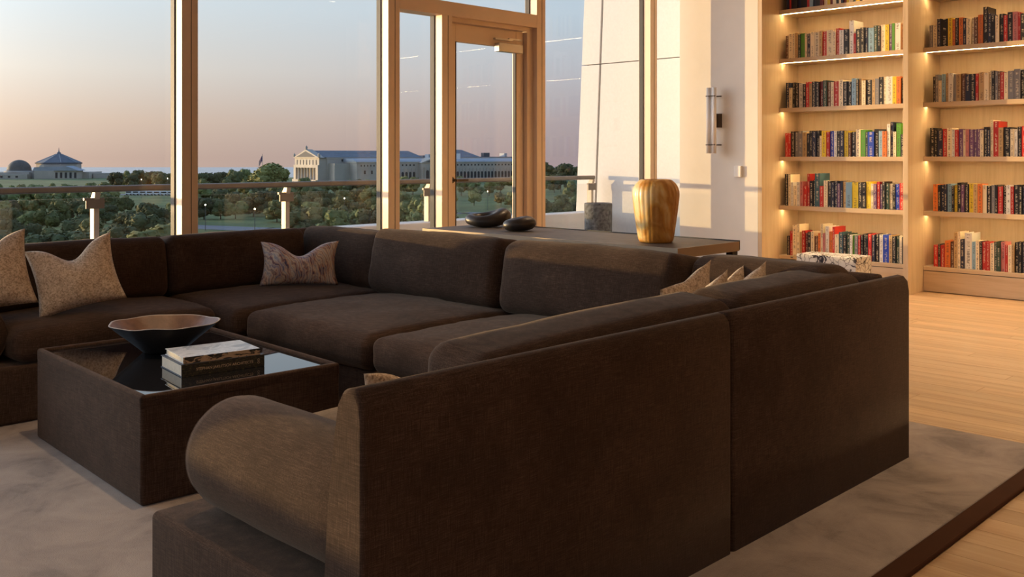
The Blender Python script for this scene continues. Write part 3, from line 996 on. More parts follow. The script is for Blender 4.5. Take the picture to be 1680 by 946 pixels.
# -- far end section with roll arm, against the window
s5 = thing('sofa_section', 'far end of the brown sectional under the window, holding the beige pillows', 'sofa', (1.85, 5.0, RG), group='sections of the brown sectional sofa')
s5['flip'] = 1
soft_box('base', s5, 1.155, 2.508, 4.55, YF - .12, RG, SB, .018, None, (4, 4, 2))
back_profile('back_frame', s5, 'X', 1.150, 2.507, YF, -1)
bolster(s5, 1.347, .402, .150, 4.64, 5.37)
soft_box('seat_cushion', s5, 1.49, 2.463, 4.545, 5.20, .285, .43, .05, puff(2, .030, .012, .008, seed=14), n=(14, 14, 5))
soft_box('back_cushion', s5, 1.50, 2.463, 5.10, 5.36, .42, .750, .05, puff(1, .022, .010, seed=15), n=(12, 8, 8), rot=(radians(-6), 0, 0))

# scatter pillows


def pillow(lbl, w, h, t, mat, loc, rz, lean, roll=0.0, chop=.06, seed=0.0, group='scatter pillows on the sofa'):
    me = pillow_mesh('pillow', w, h, t, mat, chop, seed)
    o = place('throw_pillow', me, None, loc, label=lbl, cat='pillow', group=group)
    o.rotation_euler = (Matrix.Rotation(rz, 3, 'Z') @ Matrix.Rotation(lean, 3, 'X') @ Matrix.Rotation(roll, 3, 'Y')).to_euler()
    return o


pillow('large beige boucle pillow with dented top, second from the far arm', .395, .35, .17, 'boucle', (1.845, 4.70, .475), radians(-24), radians(-23), radians(-13), .085, 1.3)
pillow('beige boucle pillow leaning on the far sofa arm, cut by the picture edge', .41, .37, .17, 'boucle', (1.47, 4.83, .485), radians(-22), radians(-20), radians(-10), .075, 4.1)
pillow('small lumbar pillow with a swirling multicoloured marbled print', .45, .262, .15, 'marbled', (3.085, 4.765, .462), radians(-38), radians(-18), radians(0), .08, 7.7)
pillow('beige pillow in the near sofa corner, front one of the nearer pair', .38, .31, .17, 'boucle', (3.05, 2.03, .44), radians(188), radians(-12), radians(15), .015, 9.2)
pillow('beige pillow in the near sofa corner, hind one of the nearer pair', .38, .32, .15, 'boucle', (3.165, 2.20, .45), radians(186), radians(-14), radians(13), .015, 11.2)
pillow('beige pillow tip beside the corner, front one of the farther pair', .36, .29, .16, 'boucle', (3.30, 1.99, .47), radians(182), radians(-8), radians(15), .015, 13.2)
pillow('beige pillow tip beside the corner, hind one of the farther pair', .36, .28, .14, 'boucle', (3.37, 2.11, .465), radians(182), radians(-8), radians(15), .015, 15.2)
pillow('beige pillow by the near roll arm, only its tip showing over the back', .36, .235, .13, 'boucle', (1.62, 1.985, .435), radians(180), radians(-12), 0, .04, 17.2)

# ------------------------------------------------------------------ coffee table
TC = (1.850, 3.705, RG)
tb = thing('coffee_table', 'square coffee table upholstered in brown fabric with black mirror top', 'table', TC, radians(-2.6))
TX, TY, TH = .392, .555, .375


def tpart(name, x0, x1, y0, y1, z0, z1, mat, r=0.0):
    if r:
        me = rounded((x1 - x0, y1 - y0, z1 - z0), r, (4, 4, 3), None, name, mat)
        return place(name, me, tb, ((x0 + x1) / 2, (y0 + y1) / 2, (z0 + z1) / 2))
    return MB().box(x0, x1, y0, y1, z0, z1).build(name, mat, tb)


tpart('body', -TX, TX, -TY, TY, 0, TH - .022, 'sofa', .014)
RWD = .026
tpart('rim', -TX, TX, -TY, -TY + RWD, TH - .05, TH, 'sofa', .010)
tpart('rim', -TX, TX, TY - RWD, TY, TH - .05, TH, 'sofa', .010)
tpart('rim', -TX, -TX + RWD, -TY, TY, TH - .05, TH, 'sofa', .010)
tpart('rim', TX - RWD, TX, -TY, TY, TH - .05, TH, 'sofa', .010)
tpart('mirror_top', -TX + RWD - .004, TX - RWD + .004, -TY + RWD - .004, TY - RWD + .004, TH - .024, TH - .012, 'mirror_black')
TOPZ = RG + TH - .0114

# bowl
bw = thing('bowl', 'wide shallow black bowl with brown inside on the coffee table', 'bowl', (1.865, 3.905, TOPZ), radians(-38))


def bowl_fn(r, z, w, k):
    wob = 1 + .014 * sin(3 * w + .6) + .018 * sin(5 * w + 2) + .012 * sin(9 * w)
    f = max(0, (z - .01) / .11)
    return r * (1 + (wob - 1) * f) * (1 + .07 * f * cos(2 * w)), z + f * f * (.0018 * sin(4 * w + 1) + .0018 * sin(7 * w))


MB().lathe([(.0, .0), (.078, .0), (.085, .003), (.105, .022), (.140, .055), (.178, .090), (.206, .119)], 96, bowl_fn).build('outer_shell', 'bowl_black', bw)
MB().lathe([(.206, .119), (.208, .1215), (.2035, .1225), (.201, .120)], 96, bowl_fn).build('rim', 'bowl_rim', bw)
MB().lathe([(.201, .120), (.172, .092), (.133, .058), (.095, .026), (.06, .014), (.0, .012)], 96, bowl_fn).build('inner_glaze', 'bowl_brown', bw)

# stacked art books


def text_mesh(parent, body, size, loc, rot, mat, name):
    cu = bpy.data.curves.new(name, 'FONT')
    cu.body = body; cu.size = size; cu.extrude = .0002; cu.align_x = 'LEFT'; cu.align_y = 'CENTER'
    tmp = bpy.data.objects.new('tmp_text', cu)
    COL.objects.link(tmp)
    dg = bpy.context.evaluated_depsgraph_get()
    me = bpy.data.meshes.new_from_object(tmp.evaluated_get(dg))
    bpy.data.objects.remove(tmp)
    me.materials.clear(); me.materials.append(M[mat])
    return place(name, me, parent, loc, rot)


t = NT('speckled_spine')
v = t.coords((60, 60, 220))
t.base(t.ramp(t.noise(v, 1.3, 3, .7), [(0.48, (0.022, 0.020, 0.018)), (0.58, (0.06, 0.05, 0.025)), (0.68, (0.20, 0.16, 0.06))]))
t.set(Roughness=.5); M['speckled_spine'] = t.m
t = NT('drawn_spine')
v = t.coords((24, 24, 60))
t.base(t.ramp(t.noise(v, 0.8, 3, .6, 1.5), [(0.40, (0.025, 0.022, 0.02)), (0.47, (0.06, 0.05, 0.035)), (0.50, (0.52, 0.36, 0.22)), (0.72, (0.60, 0.43, 0.28))]))
t.set(Roughness=.5); M['drawn_spine'] = t.m
t = NT('sketch_cover')
v = t.coords((9, 9, 9))
t.base(t.ramp(t.noise(v, 0.9, 5, .6, 2.0), [(0.40, (0.30, 0.34, 0.40)), (0.5, (0.62, 0.65, 0.70)), (0.58, (0.42, 0.46, 0.52)), (0.68, (0.72, 0.74, 0.77))]))
t.set(Roughness=.28); M['sketch_cover'] = t.m


def art_book(lbl, loc, rz, L, W, T, cover, spine, over=.004):
    b = thing('art_book', lbl, 'book', loc, rz, 'art books on the coffee table')
    # spine along local X at y=0 (facing -y), pages toward +y
    MB().box(0, L, 0, W, 0, .003).build('cover_board', cover, b, bevel=.0006)
    MB().box(0, L, 0, W, T - .003, T).build('cover_board', cover, b, bevel=.0006)
    MB().box(0, L, -.001, .003, 0, T).build('spine', spine, b, bevel=.0006)
    MB().box(over, L - over, .003, W - over, .003, T - .003).build('page_block', 'paper', b)
    return b


b1 = art_book('thick dark art book with gold lettering on its speckled spine, lower of two', (1.683, 3.382, TOPZ), radians(-7.5), .325, .235, .046, 'book_navy', 'speckled_spine')
text_mesh(b1, 'STEPHAN JAKLITSCH ARCHITECTS', .0145, (.055, -.0012, .023), (pi / 2, 0, 0), 'ink_gold', 'title_lettering')
text_mesh(b1, 'OO', .0125, (.300, -.0012, .033), (pi / 2, pi / 2, 0), 'ink_gold', 'publisher_mark')
art_book('slimmer pale art book with sketched cover, upper of two', (1.695, 3.392, TOPZ + .0462), radians(-8.5), .30, .215, .024, 'sketch_cover', 'drawn_spine')

# ------------------------------------------------------------------ console table with vase and sculptures
ct = thing('console_table', 'long low dark console table behind the sofa', 'table', (4.24, 3.73, 0))
CX0, CX1, CY0, CY1, CZ = 3.955, 4.53, 2.752, 4.70, .75
bx('top', 'console_top', ct, CX0 + .006, CX1 - .006, CY0 + .006, CY1 - .006, CZ - .02, CZ)
bx('apron', 'console_metal', ct, CX0, CX0 + .006, CY0, CY1, CZ - .045, CZ)
bx('apron', 'console_dark', ct, CX1 - .006, CX1, CY0, CY1, CZ - .045, CZ + .006)
bx('apron', 'console_metal', ct, CX0 + .006, CX1 - .006, CY0, CY0 + .006, CZ - .05, CZ)
bx('apron', 'console_metal', ct, CX0 + .006, CX1 - .006, CY1 - .006, CY1, CZ - .05, CZ)
bx('under_frame', 'console_dark', ct, CX0 + .004, CX0 + .03, CY0 + .01, CY1 - .01, CZ - .085, CZ - .045)
for lx in (CX0 + .03, CX1 - .05):
    for ly in (CY0 + .01, CY1 - .05):
        z0 = .0208 if lx < 4.2 else .0005          # the front legs stand on the rug
        MB().prism([(0, z0), (.035, z0), (.045, CZ - .05), (-.01, CZ - .05)], lambda p: (p[0], 0, p[1]), lambda p: (p[0], .04, p[1])).build('leg', 'console_dark', ct, (lx, ly, 0), world=True, bevel=.004)
bx('lower_shelf', 'console_dark', ct, CX0 + .04, CX1 - .05, CY0 + .04, CY1 - .04, .16, .185)

RIB = 26


def vase_fn(r, z, w, k):
    f = 1.0 if 0.012 < z < .318 else 0.3
    return r * (1 + .018 * f * (abs(cos(RIB / 2 * w)) - .5)), z


prof = [(.0, .0), (.080, .0), (.087, .004), (.092, .016), (.098, .05), (.107, .11), (.115, .17), (.121, .22), (.1235, .25), (.122, .272), (.116, .292), (.105, .310), (.092, .323), (.081, .331), (.076, .333), (.074, .328), (.074, .315), (.095, .28), (.11, .22), (.09, .05), (.0, .03)]
v_o = MB().lathe(prof, 156, vase_fn).build('vase', 'onyx', None, (4.175, 3.045, CZ + .0006), label='ribbed amber onyx vase standing on the console table', cat='vase')


def ring_mesh(name, R, rb, fn, mat):
    n, m = 72, 28
    mb = MB(); vs, fs = [], []
    for i in range(n):
        a = 2 * pi * i / n
        R2, r2, zc, fl = fn(a, R, rb)
        for j in range(m):
            b = 2 * pi * j / m
            rr = R2 + r2 * cos(b)
            vs.append((rr * cos(a), rr * sin(a) * .82, zc + r2 * fl * sin(b)))
    for i in range(n):
        for j in range(m):
            fs.append((i * m + j, ((i + 1) % n) * m + j, ((i + 1) % n) * m + (j + 1) % m, i * m + (j + 1) % m))
    mb.add(vs, fs, 0, True)
    zmin = min(v[2] for v in mb.v)
    mb.v = [(v[0], v[1], v[2] - zmin) for v in mb.v]
    return mb.mesh(name, mat)


r1 = ring_mesh('ring', .106, .045, lambda a, R, r: (R, r * (1.0 + .22 * cos(a - .3)), .012 * cos(a - .4) + .008 * cos(2 * a), .92), 'dark_bronze')
place('ring_sculpture', r1, None, (4.33, 4.50, CZ + .001), (0, 0, radians(-45)), label='larger dark bronze ring sculpture with open centre on the console', cat='sculpture', group='bronze ring sculptures')
r2 = ring_mesh('ring', .048, .055, lambda a, R, r: (R, r * (1.0 + .1 * cos(a)), .006 * cos(a), .72), 'dark_bronze')
place('ring_sculpture', r2, None, (4.22, 4.105, CZ + .001), (0, 0, radians(-40)), label='smaller dark bronze pebble sculpture on the console', cat='sculpture', group='bronze ring sculptures')

# marble block by the bookcase
mbk = thing('marble_table', 'white marble block side table with black veins behind the sofa', 'side table', (6.98, 3.43, 0))
bx('block', 'marble', mbk, 6.86, 7.12, 3.19, 3.67, 0.0, .455, bevel=.004)

# ------------------------------------------------------------------ outside: park, lake, museums
GZ = -25.0
# tapered landmass, lake beyond
lw = MB()
A = [spot(-1500, 40), spot(3200, 40), spot(3200, 1260), spot(-1500, 1260)]
lw.add([(p.x, p.y, GZ) for p in A] + [(p.x, p.y, GZ - 2) for p in A], [(0, 1, 2, 3), (4, 7, 6, 5), (0, 4, 5, 1), (1, 5, 6, 2), (2, 6, 7, 3), (3, 7, 4, 0)])
lw.build('lawn', 'lawn', None, kind='structure', label='park lawn below the balcony')
lk = MB()
A = [spot(-2500, 1230), spot(4200, 1230), spot(4200, 2587), spot(-2500, 2587)]
lk.add([(p.x, p.y, GZ - .4) for p in A] + [(p.x, p.y, GZ - 3) for p in A], [(0, 1, 2, 3), (4, 7, 6, 5), (0, 4, 5, 1), (1, 5, 6, 2), (2, 6, 7, 3), (3, 7, 4, 0)])
lk.build('lake', 'lake', None, kind='structure', label='calm lake along the horizon')


def road(pts, w, name='road', lbl='grey park road between the trees'):
    mb = MB()
    for a, b in zip(pts[:-1], pts[1:]):
        d = (b - a).normalized(); n = Vector((-d.y, d.x, 0)) * w / 2
        q = [a - n, b - n, b + n, a + n]
        mb.add([(p.x, p.y, GZ + .05) for p in q], [(0, 1, 2, 3)])
    return mb.build(name, 'asphalt', None, kind='structure', label=lbl)


road([spot(250, 372), spot(330, 362), spot(430, 350), spot(560, 345), spot(700, 360), spot(900, 380)], 16)
road([spot(150, 690), spot(250, 672), spot(330, 668)], 14, 'road', 'parking road beyond the lawn')
road([spot(640, 420), spot(760, 455), spot(860, 440), spot(980, 430)], 12, 'road', 'park road below the long museum')


def jit(r, a):
    return (r.random() - .5) * 2 * a


def crown_mesh(name, seed, wide, tall, mat, nb=16, leaves=1500):
    """crown of unit-metre size: leafy clumps around a rounded mass, centre at origin bottom z=0"""
    r = random.Random(seed)
    mb = MB()
    blobs = []
    for k in range(nb):
        a = r.uniform(0, 2 * pi); q = r.random() ** .5 * .62
        z = r.uniform(.18, .80)
        taper = 1 - max(0, z - .45) * 1.25
        rad = r.uniform(.24, .36) * (1 - .3 * abs(z - .5))
        blobs.append((Vector((cos(a) * q * taper * wide / 2, sin(a) * q * taper * wide / 2, z * tall)), rad * wide / 2, rad * tall * .62))
    bm = bmesh.new()
    bmesh.ops.create_icosphere(bm, subdivisions=2, radius=1.0)
    bv = [v.co.copy() for v in bm.verts]; bf = [[v.index for v in f.verts] for f in bm.faces]
    bm.free()
    for c, rh, rv_ in blobs:
        vs = []
        for p in bv:
            n = 1 + .30 * noise.noise(p * 2.6 + c) + .16 * noise.noise(p * 6 + c)
            vs.append((c.x + p.x * rh * n, c.y + p.y * rh * n, max(.02 * tall, c.z + p.z * rv_ * n)))
        mb.add(vs, bf, 0, False)
    for k in range(leaves):
        c, rh, rv_ = blobs[r.randrange(nb)]
        d = Vector((jit(r, 1), jit(r, 1), jit(r, 1)))
        if d.length < .05: continue
        d.normalize()
        s = r.uniform(.94, 1.22)
        p = Vector((c.x + d.x * rh * s, c.y + d.y * rh * s, max(.02 * tall, c.z + d.z * rv_ * s)))
        q = Vector((jit(r, 1), jit(r, 1), jit(r, 1))).normalized()
        w = q.cross(d).normalized() if q.cross(d).length > .01 else q.orthogonal()
        sz = r.uniform(.02, .045) * wide
        mb.add([p - q * sz, p + w * sz, p + q * sz, p - w * sz], [(0, 1, 2, 3)], 0, False)
    me = bpy.data.meshes.new(name)
    me.from_pydata(mb.v, [], mb.f)
    me.materials.append(M[mat])
    return me


CROWNS = [crown_mesh('crown', 100 + k, 1.0, 1.0, m) for k, m in enumerate(('leaf_dark', 'leaf_mid', 'leaf_mid', 'leaf_olive', 'leaf_dark', 'leaf_olive'))]
BIG = crown_mesh('crown', 55, 1.0, 1.0, 'leaf_olive', 34, 5000)
tm = MB().cyl((0, 0, 0), (0, 0, 1.0), .055, .03, 9)
for a in range(5):
    tm.cyl((0, 0, .55 + a * .07), (cos(a * 2.2) * .25, sin(a * 2.2) * .25, .95 + a * .04), .024, .008, 6)
TRUNK = tm.mesh('trunk', 'bark')


def tree(lbl, px_, d, hgt, wid, crown, group, clear=.18):
    p = spot(px_, d, GZ)
    t = thing('tree', lbl, 'tree', p, random.uniform(0, 6.28), group)
    place('trunk', TRUNK, t, (0, 0, 0), (0, 0, 0), (hgt * .45, hgt * .45, hgt * .55))
    place('crown', crown, t, (0, 0, hgt * clear), (0, 0, 0), (wid, wid, hgt * (1 - clear)))
    return t


rt = random.Random(21)


def grove(px0, px1, n, d0, d1, h0, h1, lbl, grp, kinds=(0, 1, 2, 3, 4, 5), wf=1.0, clear=.10):
    for k in range(n):
        px_ = px0 + (px1 - px0) * (k + .5 + rt.uniform(-.35, .35)) / n
        h = rt.uniform(h0, h1)
        tree(lbl + ', ' + ORD[k] + ' from the left', px_, rt.uniform(d0, d1), h, h * rt.uniform(.85, 1.25) * wf, CROWNS[rt.choice(kinds)], grp, clear)


tree('big round olive-green tree rising beside the columned museum portico', 444, 700, 22.5, 38, BIG, 'park trees beyond the balcony', .08)
grove(185, 300, 9, 760, 830, 13, 17, 'dark tree in the far treeline beyond the parked buses', 'far treeline past the lawn', (0, 4, 1))
grove(-60, 185, 11, 640, 700, 6.5, 9.5, 'leafy tree in front of the domed museum', 'trees in front of the domed museum', (1, 2, 3), 1.3)
grove(322, 405, 7, 760, 860, 14, 17, 'dark tree in the far treeline beside the big round tree', 'far treeline beside the big tree', (0, 4, 1))
grove(-80, 215, 13, 400, 470, 8, 11, 'tree at the back of the dense grove below the balcony', 'back row of the dense grove', (0, 1, 2), 1.15)
grove(-100, 300, 15, 320, 390, 8, 11, 'tree in the middle of the dense grove below the balcony', 'middle of the dense grove', (0, 1, 4, 2), 1.2)
grove(-120, 300, 13, 235, 300, 8, 11, 'near tree of the dense grove, closest below the balcony', 'front of the dense grove', (0, 4, 1), 1.2)
grove(325, 620, 13, 560, 640, 10, 14, 'tree in the row below the columned museum', 'row of trees below the museum', (1, 2, 0, 3), 1.2)
grove(320, 620, 13, 430, 500, 9, 13, 'park tree just beyond the road', 'trees beyond the road', (1, 2, 0, 4), 1.15)
grove(470, 640, 8, 290, 335, 9, 12, 'near park tree on this side of the road', 'trees on this side of the road', (0, 1, 4), 1.15)
grove(650, 860, 9, 640, 720, 10, 14, 'tree along the lawn seen through the balcony door', 'trees seen through the door', (3, 1, 2, 5), 1.2)
grove(640, 740, 6, 330, 400, 9, 12, 'near tree seen through the narrow sidelight', 'trees seen through the sidelight', (0, 1, 4), 1.15)
grove(880, 1010, 9, 950, 1080, 17, 23, 'dark tree on the far ridge by the white wall fin', 'trees on the far ridge', (0, 4), 1.2)
grove(880, 1000, 7, 600, 760, 11, 15, 'tree below the far ridge by the white wall fin', 'trees below the far ridge', (0, 1, 4), 1.2)

grove(-120, 300, 12, 185, 225, 9, 12, 'nearest tree of all below the first window', 'nearest trees below the window', (0, 4, 1), 1.3)
grove(-60, 200, 10, 490, 560, 8, 11, 'tree behind the dense grove toward the domed museum', 'trees behind the dense grove', (1, 2, 3), 1.3)
grove(330, 620, 10, 660, 720, 8, 12, 'tree close before the museum walls', 'trees before the museum walls', (1, 2, 3), 1.2)
grove(320, 640, 11, 375, 425, 8, 11, 'roadside tree past the far sofa corner', 'roadside trees', (1, 2, 0), 1.25)
grove(640, 860, 7, 480, 540, 7, 10, 'small tree on the lawn seen past the door frame', 'small trees on the lawn', (1, 2, 3), 1.3)
grove(880, 1000, 5, 380, 470, 8, 11, 'near tree below the white wall fin', 'near trees by the wall fin', (1, 2, 0), 1.2)

# street lamps, parked buses


def lamp(px_, d, lbl, hgt=9.0):
    t = thing('street_lamp', lbl, 'lamp', spot(px_, d, GZ), 0, 'park street lamps')
    MB().cyl((0, 0, 0), (0, 0, hgt), .13, .08, 8).build('pole', 'stone_dark', t)
    MB().lathe([(0, hgt - .05), (.18, hgt), (.24, hgt + .2), (.17, hgt + .4), (0, hgt + .46)], 12).build('globe', 'street_lamp', t)


for px_, d, lbl in ((418, 318, 'lit street lamp beside the road by the far sofa corner'), (337, 345, 'lit street lamp at the road beside the first mullion'), (565, 400, 'lit street lamp among the trees below the museum'),
                    (800, 480, 'lit street lamp on the lawn seen through the door'), (232, 610, 'lit street lamp near the parked buses'), (275, 640, 'lit street lamp right of the parked buses')):
    lamp(px_, d, lbl, 9.0 if d < 500 else 12.0)
for k in range(7):
    px_ = 212 + k * 11.5
    t = thing('bus', 'white coach, %s from the left in the parked row beyond the lawn' % ORD[k], 'bus', spot(px_, 668 - k, GZ + .05), AZ - pi / 2 + random.uniform(-.1, .1), 'parked coaches')
    MB().box(-2.1, 2.1, -1.2, 1.2, .5, 3.0).build('body', 'bus_white', t, bevel=.2)
    MB().box(-1.8, 1.8, -1.23, -1.19, 1.7, 2.5).build('windows', 'window_dark', t)
    for wx in (-1.3, 1.3):
        MB().cyl((wx, -1.25, .5), (wx, 1.25, .5), .5, n=12).build('wheel', 'gasket', t)

# ---- columned museum: local x along its long side, y into the building, z up from ground
MUS = thing('museum', 'long pale stone museum with columned porticos and slate roof', 'building', spot(526, 985, GZ), AZ - pi / 2 + radians(35))
W, NL = 66, 252           # width of the great hall, length


def mp(name, mat, *boxes):
    mb = MB()
    for b in boxes: mb.box(*b)
    return mb.build(name, mat, MUS)


# great hall
mp('hall_wall', 'stone_pale', (7, NL, .0, W, 0, 25.6))
mp('hall_cornice', 'stone_pale', (6, NL, -.6, W + .6, 24.6, 26.2))
MB().prism([(-1, 26.2), (W / 2, 33.4), (W + 1, 26.2)], lambda p: (4, p[0], p[1]), lambda p: (120, p[0], p[1])).build('roof', 'roof_slate', MUS)
mp('roof_skylight', 'roof_pale', (22, 118, 18, 20, 29.6, 30.6), (22, 118, W - 20, W - 18, 29.6, 30.6))
MB().prism([(-1, 26.2), (W / 2, 35), (W + 1, 26.2)], lambda p: (160, p[0], p[1]), lambda p: (190 if p[1] > 30 else 196, p[0], p[1])).build('roof', 'roof_slate', MUS)
mp('flat_roof', 'roof_slate', (120, 160, 0, W, 26.2, 28.4), (196, NL, 0, W, 26.2, 27.0))
# end portico facing left
mp('portico_base', 'stone_pale', (-4, 7, 0, W, 0, 3.0))
mp('portico_frieze', 'stone_pale', (-2.6, 7, 1, W - 1, 15.4, 18.4))
mp('portico_attic', 'stone_pale', (-1.2, 7, 1, W - 1, 18.4, 25.8))
ped = MB().prism([(-1, 25.8), (W / 2, 34.6), (W + 1, 25.8)], lambda p: (-2.4, p[0], p[1]), lambda p: (5, p[0], p[1]))
ped = ped.build('pediment', 'stone_pale', MUS)
MB().prism([(8, 26.7), (W / 2, 32.6), (W - 8, 26.7)], lambda p: (-2.6, p[0], p[1]), lambda p: (-2.3, p[0], p[1])).build('tympanum', 'stone_dark', ped)
for yy, zz in ((W / 2, 34.4), (0.5, 26.4), (W - .5, 26.4)):
    MB().lathe([(1.5, 0), (1.1, 1.5), (1.5, 2.4), (.6, 3.6), (.0, 4.8)], 10).build('finial', 'stone_pale', MUS, (-1.5, yy, zz))
for yy in (8, 16.5, 24.75, 33, 41.25, 49.5, 58):
    MB().box(-1.6, -1.2, yy - .6, yy + .6, 18.6, 23.5).build('attic_statue', 'stone_dark', MUS)
mp('pylon', 'stone_pale', (-2.6, 7, 1, 7, 3, 15.4), )
mp('pylon', 'stone_pale', (-2.6, 7, W - 7, W - 1, 3, 15.4))
colm = MB().lathe([(1.75, 0), (1.75, .7), (1.45, .9), (1.25, 11.2), (1.7, 11.6), (1.7, 12.4)], 14).mesh('column', 'stone_pale')
for k in range(6):
    place('column', colm, MUS, (-1.2, 13 + k * 8, 3.0))
# front wings
mp('wing_wall', 'stone_pale', (26, NL, -30, 0, 0, 21.2))
mp('wing_cornice', 'stone_pale', (25.4, NL, -30.6, 0, 20.4, 21.6))
MB().prism([(-30.8, 21.6), (-22, 24.0), (0, 25.2), (0, 21.6)], lambda p: (25.2, p[0], p[1]), lambda p: (NL, p[0], p[1])).build('wing_roof', 'roof_pale', MUS)
mp('side_link', 'stone_pale', (9, 26, -14, 0, 0, 20))
mp('wing_wall', 'stone_pale', (44, 96, W, W + 46, 0, 21.2), )
MB().prism([(W, 24), (W + 40, 22.6), (W + 42.5, 21.2), (W, 21.2)], lambda p: (43.4, p[0], p[1]), lambda p: (96, p[0], p[1])).build('wing_roof', 'roof_pale', MUS)
winm = MB().box(-.8, .8, -.25, .1, 0, 2.2).mesh('window', 'window_dark')
for k in range(22):
    place('window', winm, MUS, (24 + k * 4.6, 0, 21.9))
for k in range(5):
    place('window', winm, MUS, (31 + k * 3.6, -30, 16.8), scale=(.7, 1, .8))
for k in range(2):
    place('window', winm, MUS, (35 + k * 8, -30, 9.2), scale=(1.1, 1, 1.6))
arch = MB().prism([(-1.3, 0), (1.3, 0), (1.3, 6.2)] + [(1.3 * cos(a), 6.2 + 1.3 * sin(a)) for a in [pi * q / 6 for q in range(1, 6)]] + [(-1.3, 6.2)],
                  lambda p: (p[0], -.3, p[1]), lambda p: (p[0], .1, p[1])).mesh('window', 'window_dark')
pil = MB().box(-.55, .55, -.7, 0, 0, 12.5).mesh('pilaster', 'stone_pale')
for k in range(38):
    xx = 56 + k * 4.5
    if 96 < xx < 128: continue
    place('window', arch, MUS, (xx, -30, 3.5))
    place('pilaster', pil, MUS, (xx + 2.25, -30, 2))
    place('window', winm, MUS, (xx, -30, 17.2), scale=(1.0, 1, .8))
# middle portico on the front
mp('middle_portico', 'stone_pale', (98, 126, -36, -30, 0, 20.5))
MB().prism([(97, 20.5), (112, 26.0), (127, 20.5)], lambda p: (p[0], -37, p[1]), lambda p: (p[0], -20, p[1])).build('middle_pediment', 'stone_pale', MUS)
MB().prism([(102, 21.2), (112, 24.8), (122, 21.2)], lambda p: (p[0], -37.3, p[1]), lambda p: (p[0], -36.9, p[1])).build('tympanum', 'stone_dark', MUS)
for k in range(3):
    place('window', arch, MUS, (105 + k * 7, -36, 3.0), scale=(1.3, 1, 1.3))
    MB().lathe([(1.0, 0), (.85, 12), (1.1, 12.6)], 10).build('column', 'stone_pale', MUS, (101.5 + k * 7, -36.8, 3))
mp('rooftop_box', 'roof_pale', (118, 128, -16, -8, 24, 29.5), )
mp('rooftop_box', 'curb_white', (150, 157, -18, -10, 24, 30.5))
mp('rooftop_box', 'stone_dark', (205, 213, 8, 14, 27, 31.5))
mp('rooftop_box', 'roof_pale', (228, 231.9, 0, 10, 26, 31))
# flagpole
fp = thing('flagpole', 'flagpole with hanging striped flag beside the museum', 'flagpole', spot(430.5, 900, GZ))
MB().cyl((0, 0, 0), (0, 0, 29.5), .3, .18, 8).build('pole', 'stone_pale', fp)
fl = MB()
dirv = -RV
for k in range(6):
    for (mi, z0, z1) in ((k % 2, 20 + 0, 20 + 6.5),):
        a, b = k * .55, (k + 1) * .55
        p0 = dirv * a; p1 = dirv * b
        za, zb = 28.5 - a * 1.9, 28.5 - b * 1.9
        fl.add([(p0.x, p0.y, za), (p1.x, p1.y, zb), (p1.x, p1.y, zb - 5), (p0.x, p0.y, za - 5), (p0.x + .15, p0.y + .1, za), (p1.x + .15, p1.y + .1, zb), (p1.x + .15, p1.y + .1, zb - 5), (p0.x + .15, p0.y + .1, za - 5)],
               [(0, 1, 2, 3), (7, 6, 5, 4), (0, 4, 5, 1), (3, 2, 6, 7), (1, 5, 6, 2), (0, 3, 7, 4)], 2 if k < 2 else mi)
fl.build('flag', ['flag_red', 'flag_white', 'flag_blue'], fp)

# ---- domed museum on the lake shore
AQ = thing('domed_museum', 'pale domed museum with pyramid roof on the lake shore', 'building', spot(91, 1205, GZ), AZ - pi / 2 + radians(8))
AQ.scale = (1.09, 1.09, 1.05)


def ap(name, mat, *boxes):
    mb = MB()
    for b in boxes: mb.box(*b)
    return mb.build(name, mat, AQ)


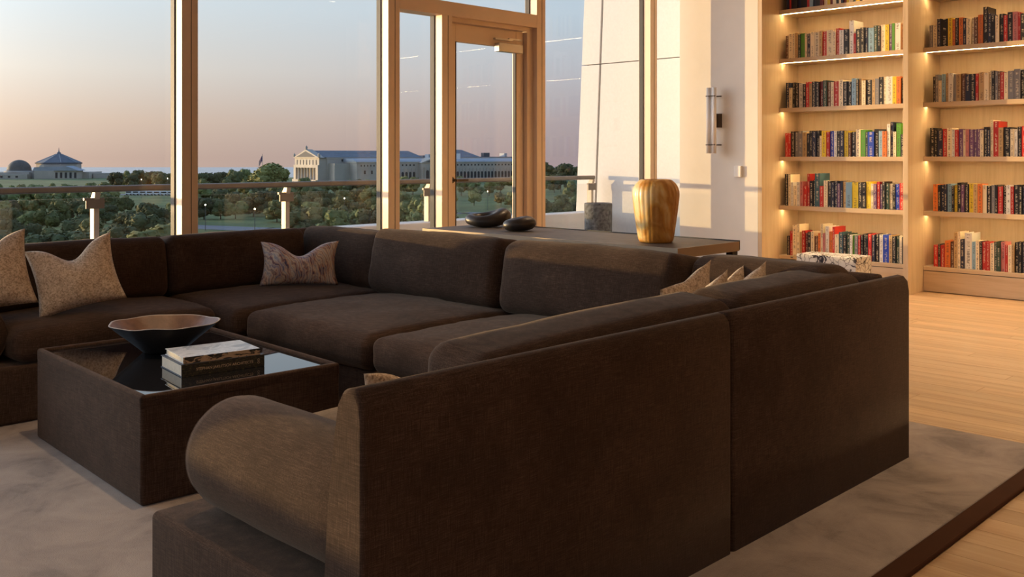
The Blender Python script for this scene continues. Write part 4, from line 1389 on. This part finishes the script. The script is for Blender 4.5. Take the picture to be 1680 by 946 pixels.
octo = [(24 * cos(pi / 4 * k + pi / 8), 24 * sin(pi / 4 * k + pi / 8)) for k in range(8)]
ap('podium', 'stone_pale', (-95, -22, -20, 40, 0, 7.5), (-22, 40, -12, 40, 0, 7.5))
ap('podium_wall', 'stone_pale', (-95, -20, -32, -20, 0, 5.6))
MB().prism([(x, y + 12) for x, y in octo], lambda p: (p[0], p[1], 7), lambda p: (p[0], p[1], 17.2)).build('octagon_wall', 'stone_pale', AQ)
MB().prism([(x * 1.05, y * 1.05 + 12) for x, y in octo], lambda p: (p[0], p[1], 17.2), lambda p: (p[0], p[1], 18.8)).build('octagon_cornice', 'stone_dark', AQ)
mb = MB()
vs = [(x, y + 12, 18.8) for x, y in octo] + [(x * .12, y * .12 + 12, 29.0) for x, y in octo]
mb.add(vs, [(k, (k + 1) % 8, 8 + (k + 1) % 8, 8 + k) for k in range(8)] + [tuple(range(8))[::-1], tuple(range(8, 16))])
mb.build('pyramid_roof', 'roof_slate', AQ)
for k in range(8):
    MB().cyl((octo[k][0], octo[k][1] + 12, 18.9), (octo[k][0] * .12, octo[k][1] * .12 + 12, 29.1), .35, n=6).build('roof_rib', 'roof_pale', AQ)
MB().lathe([(2.6, 28.6), (2.2, 30.6), (.9, 31.4), (.5, 33.0), (.15, 36.5), (0, 37)], 12).build('finial', 'roof_slate', AQ, (0, 12, 0))
ap('front_wing', 'stone_pale', (-12, 33, -34, -10, 0, 9.5))
MB().prism([(9, 9.5), (22, 15.0), (36, 9.5)], lambda p: (p[0], -36, p[1]), lambda p: (p[0], -8, p[1])).build('gable_roof', 'roof_pale', AQ)
MB().prism([(-14, 9.5), (-12, 13.5), (22, 14.5), (9, 9.5)], lambda p: (p[0], -33, p[1]), lambda p: (p[0], -8, p[1])).build('wing_roof', 'roof_pale', AQ)
for k in range(5):
    MB().box(10.5 + k * 5, 12.8 + k * 5, -34.3, -33.8, 1, 7.5).build('doorway', 'window_dark', AQ)
for k in range(8):
    MB().box(-88 + k * 8, -85.5 + k * 8, -32.3, -31.8, 1.6, 3.6).build('window', 'window_dark', AQ)
dm = [(13.2, 0), (13.2, 1.0)] + [(12.8 * cos(a), 1.0 + 12.4 * sin(a)) for a in [pi / 2 * q / 10 for q in range(0, 10)]] + [(0.0, 13.4)]
MB().lathe(dm, 40).build('dome', 'dome_copper', AQ, (-37.5, -5, 8.6))
MB().lathe([(15.5, 0), (15.5, 1.4), (13.2, 1.8), (0, 1.8)], 40).build('dome_base', 'stone_pale', AQ, (-37.5, -5, 7.4))
ap('side_block', 'stone_pale', (41, 75, 0, 20, 0, 6.0))
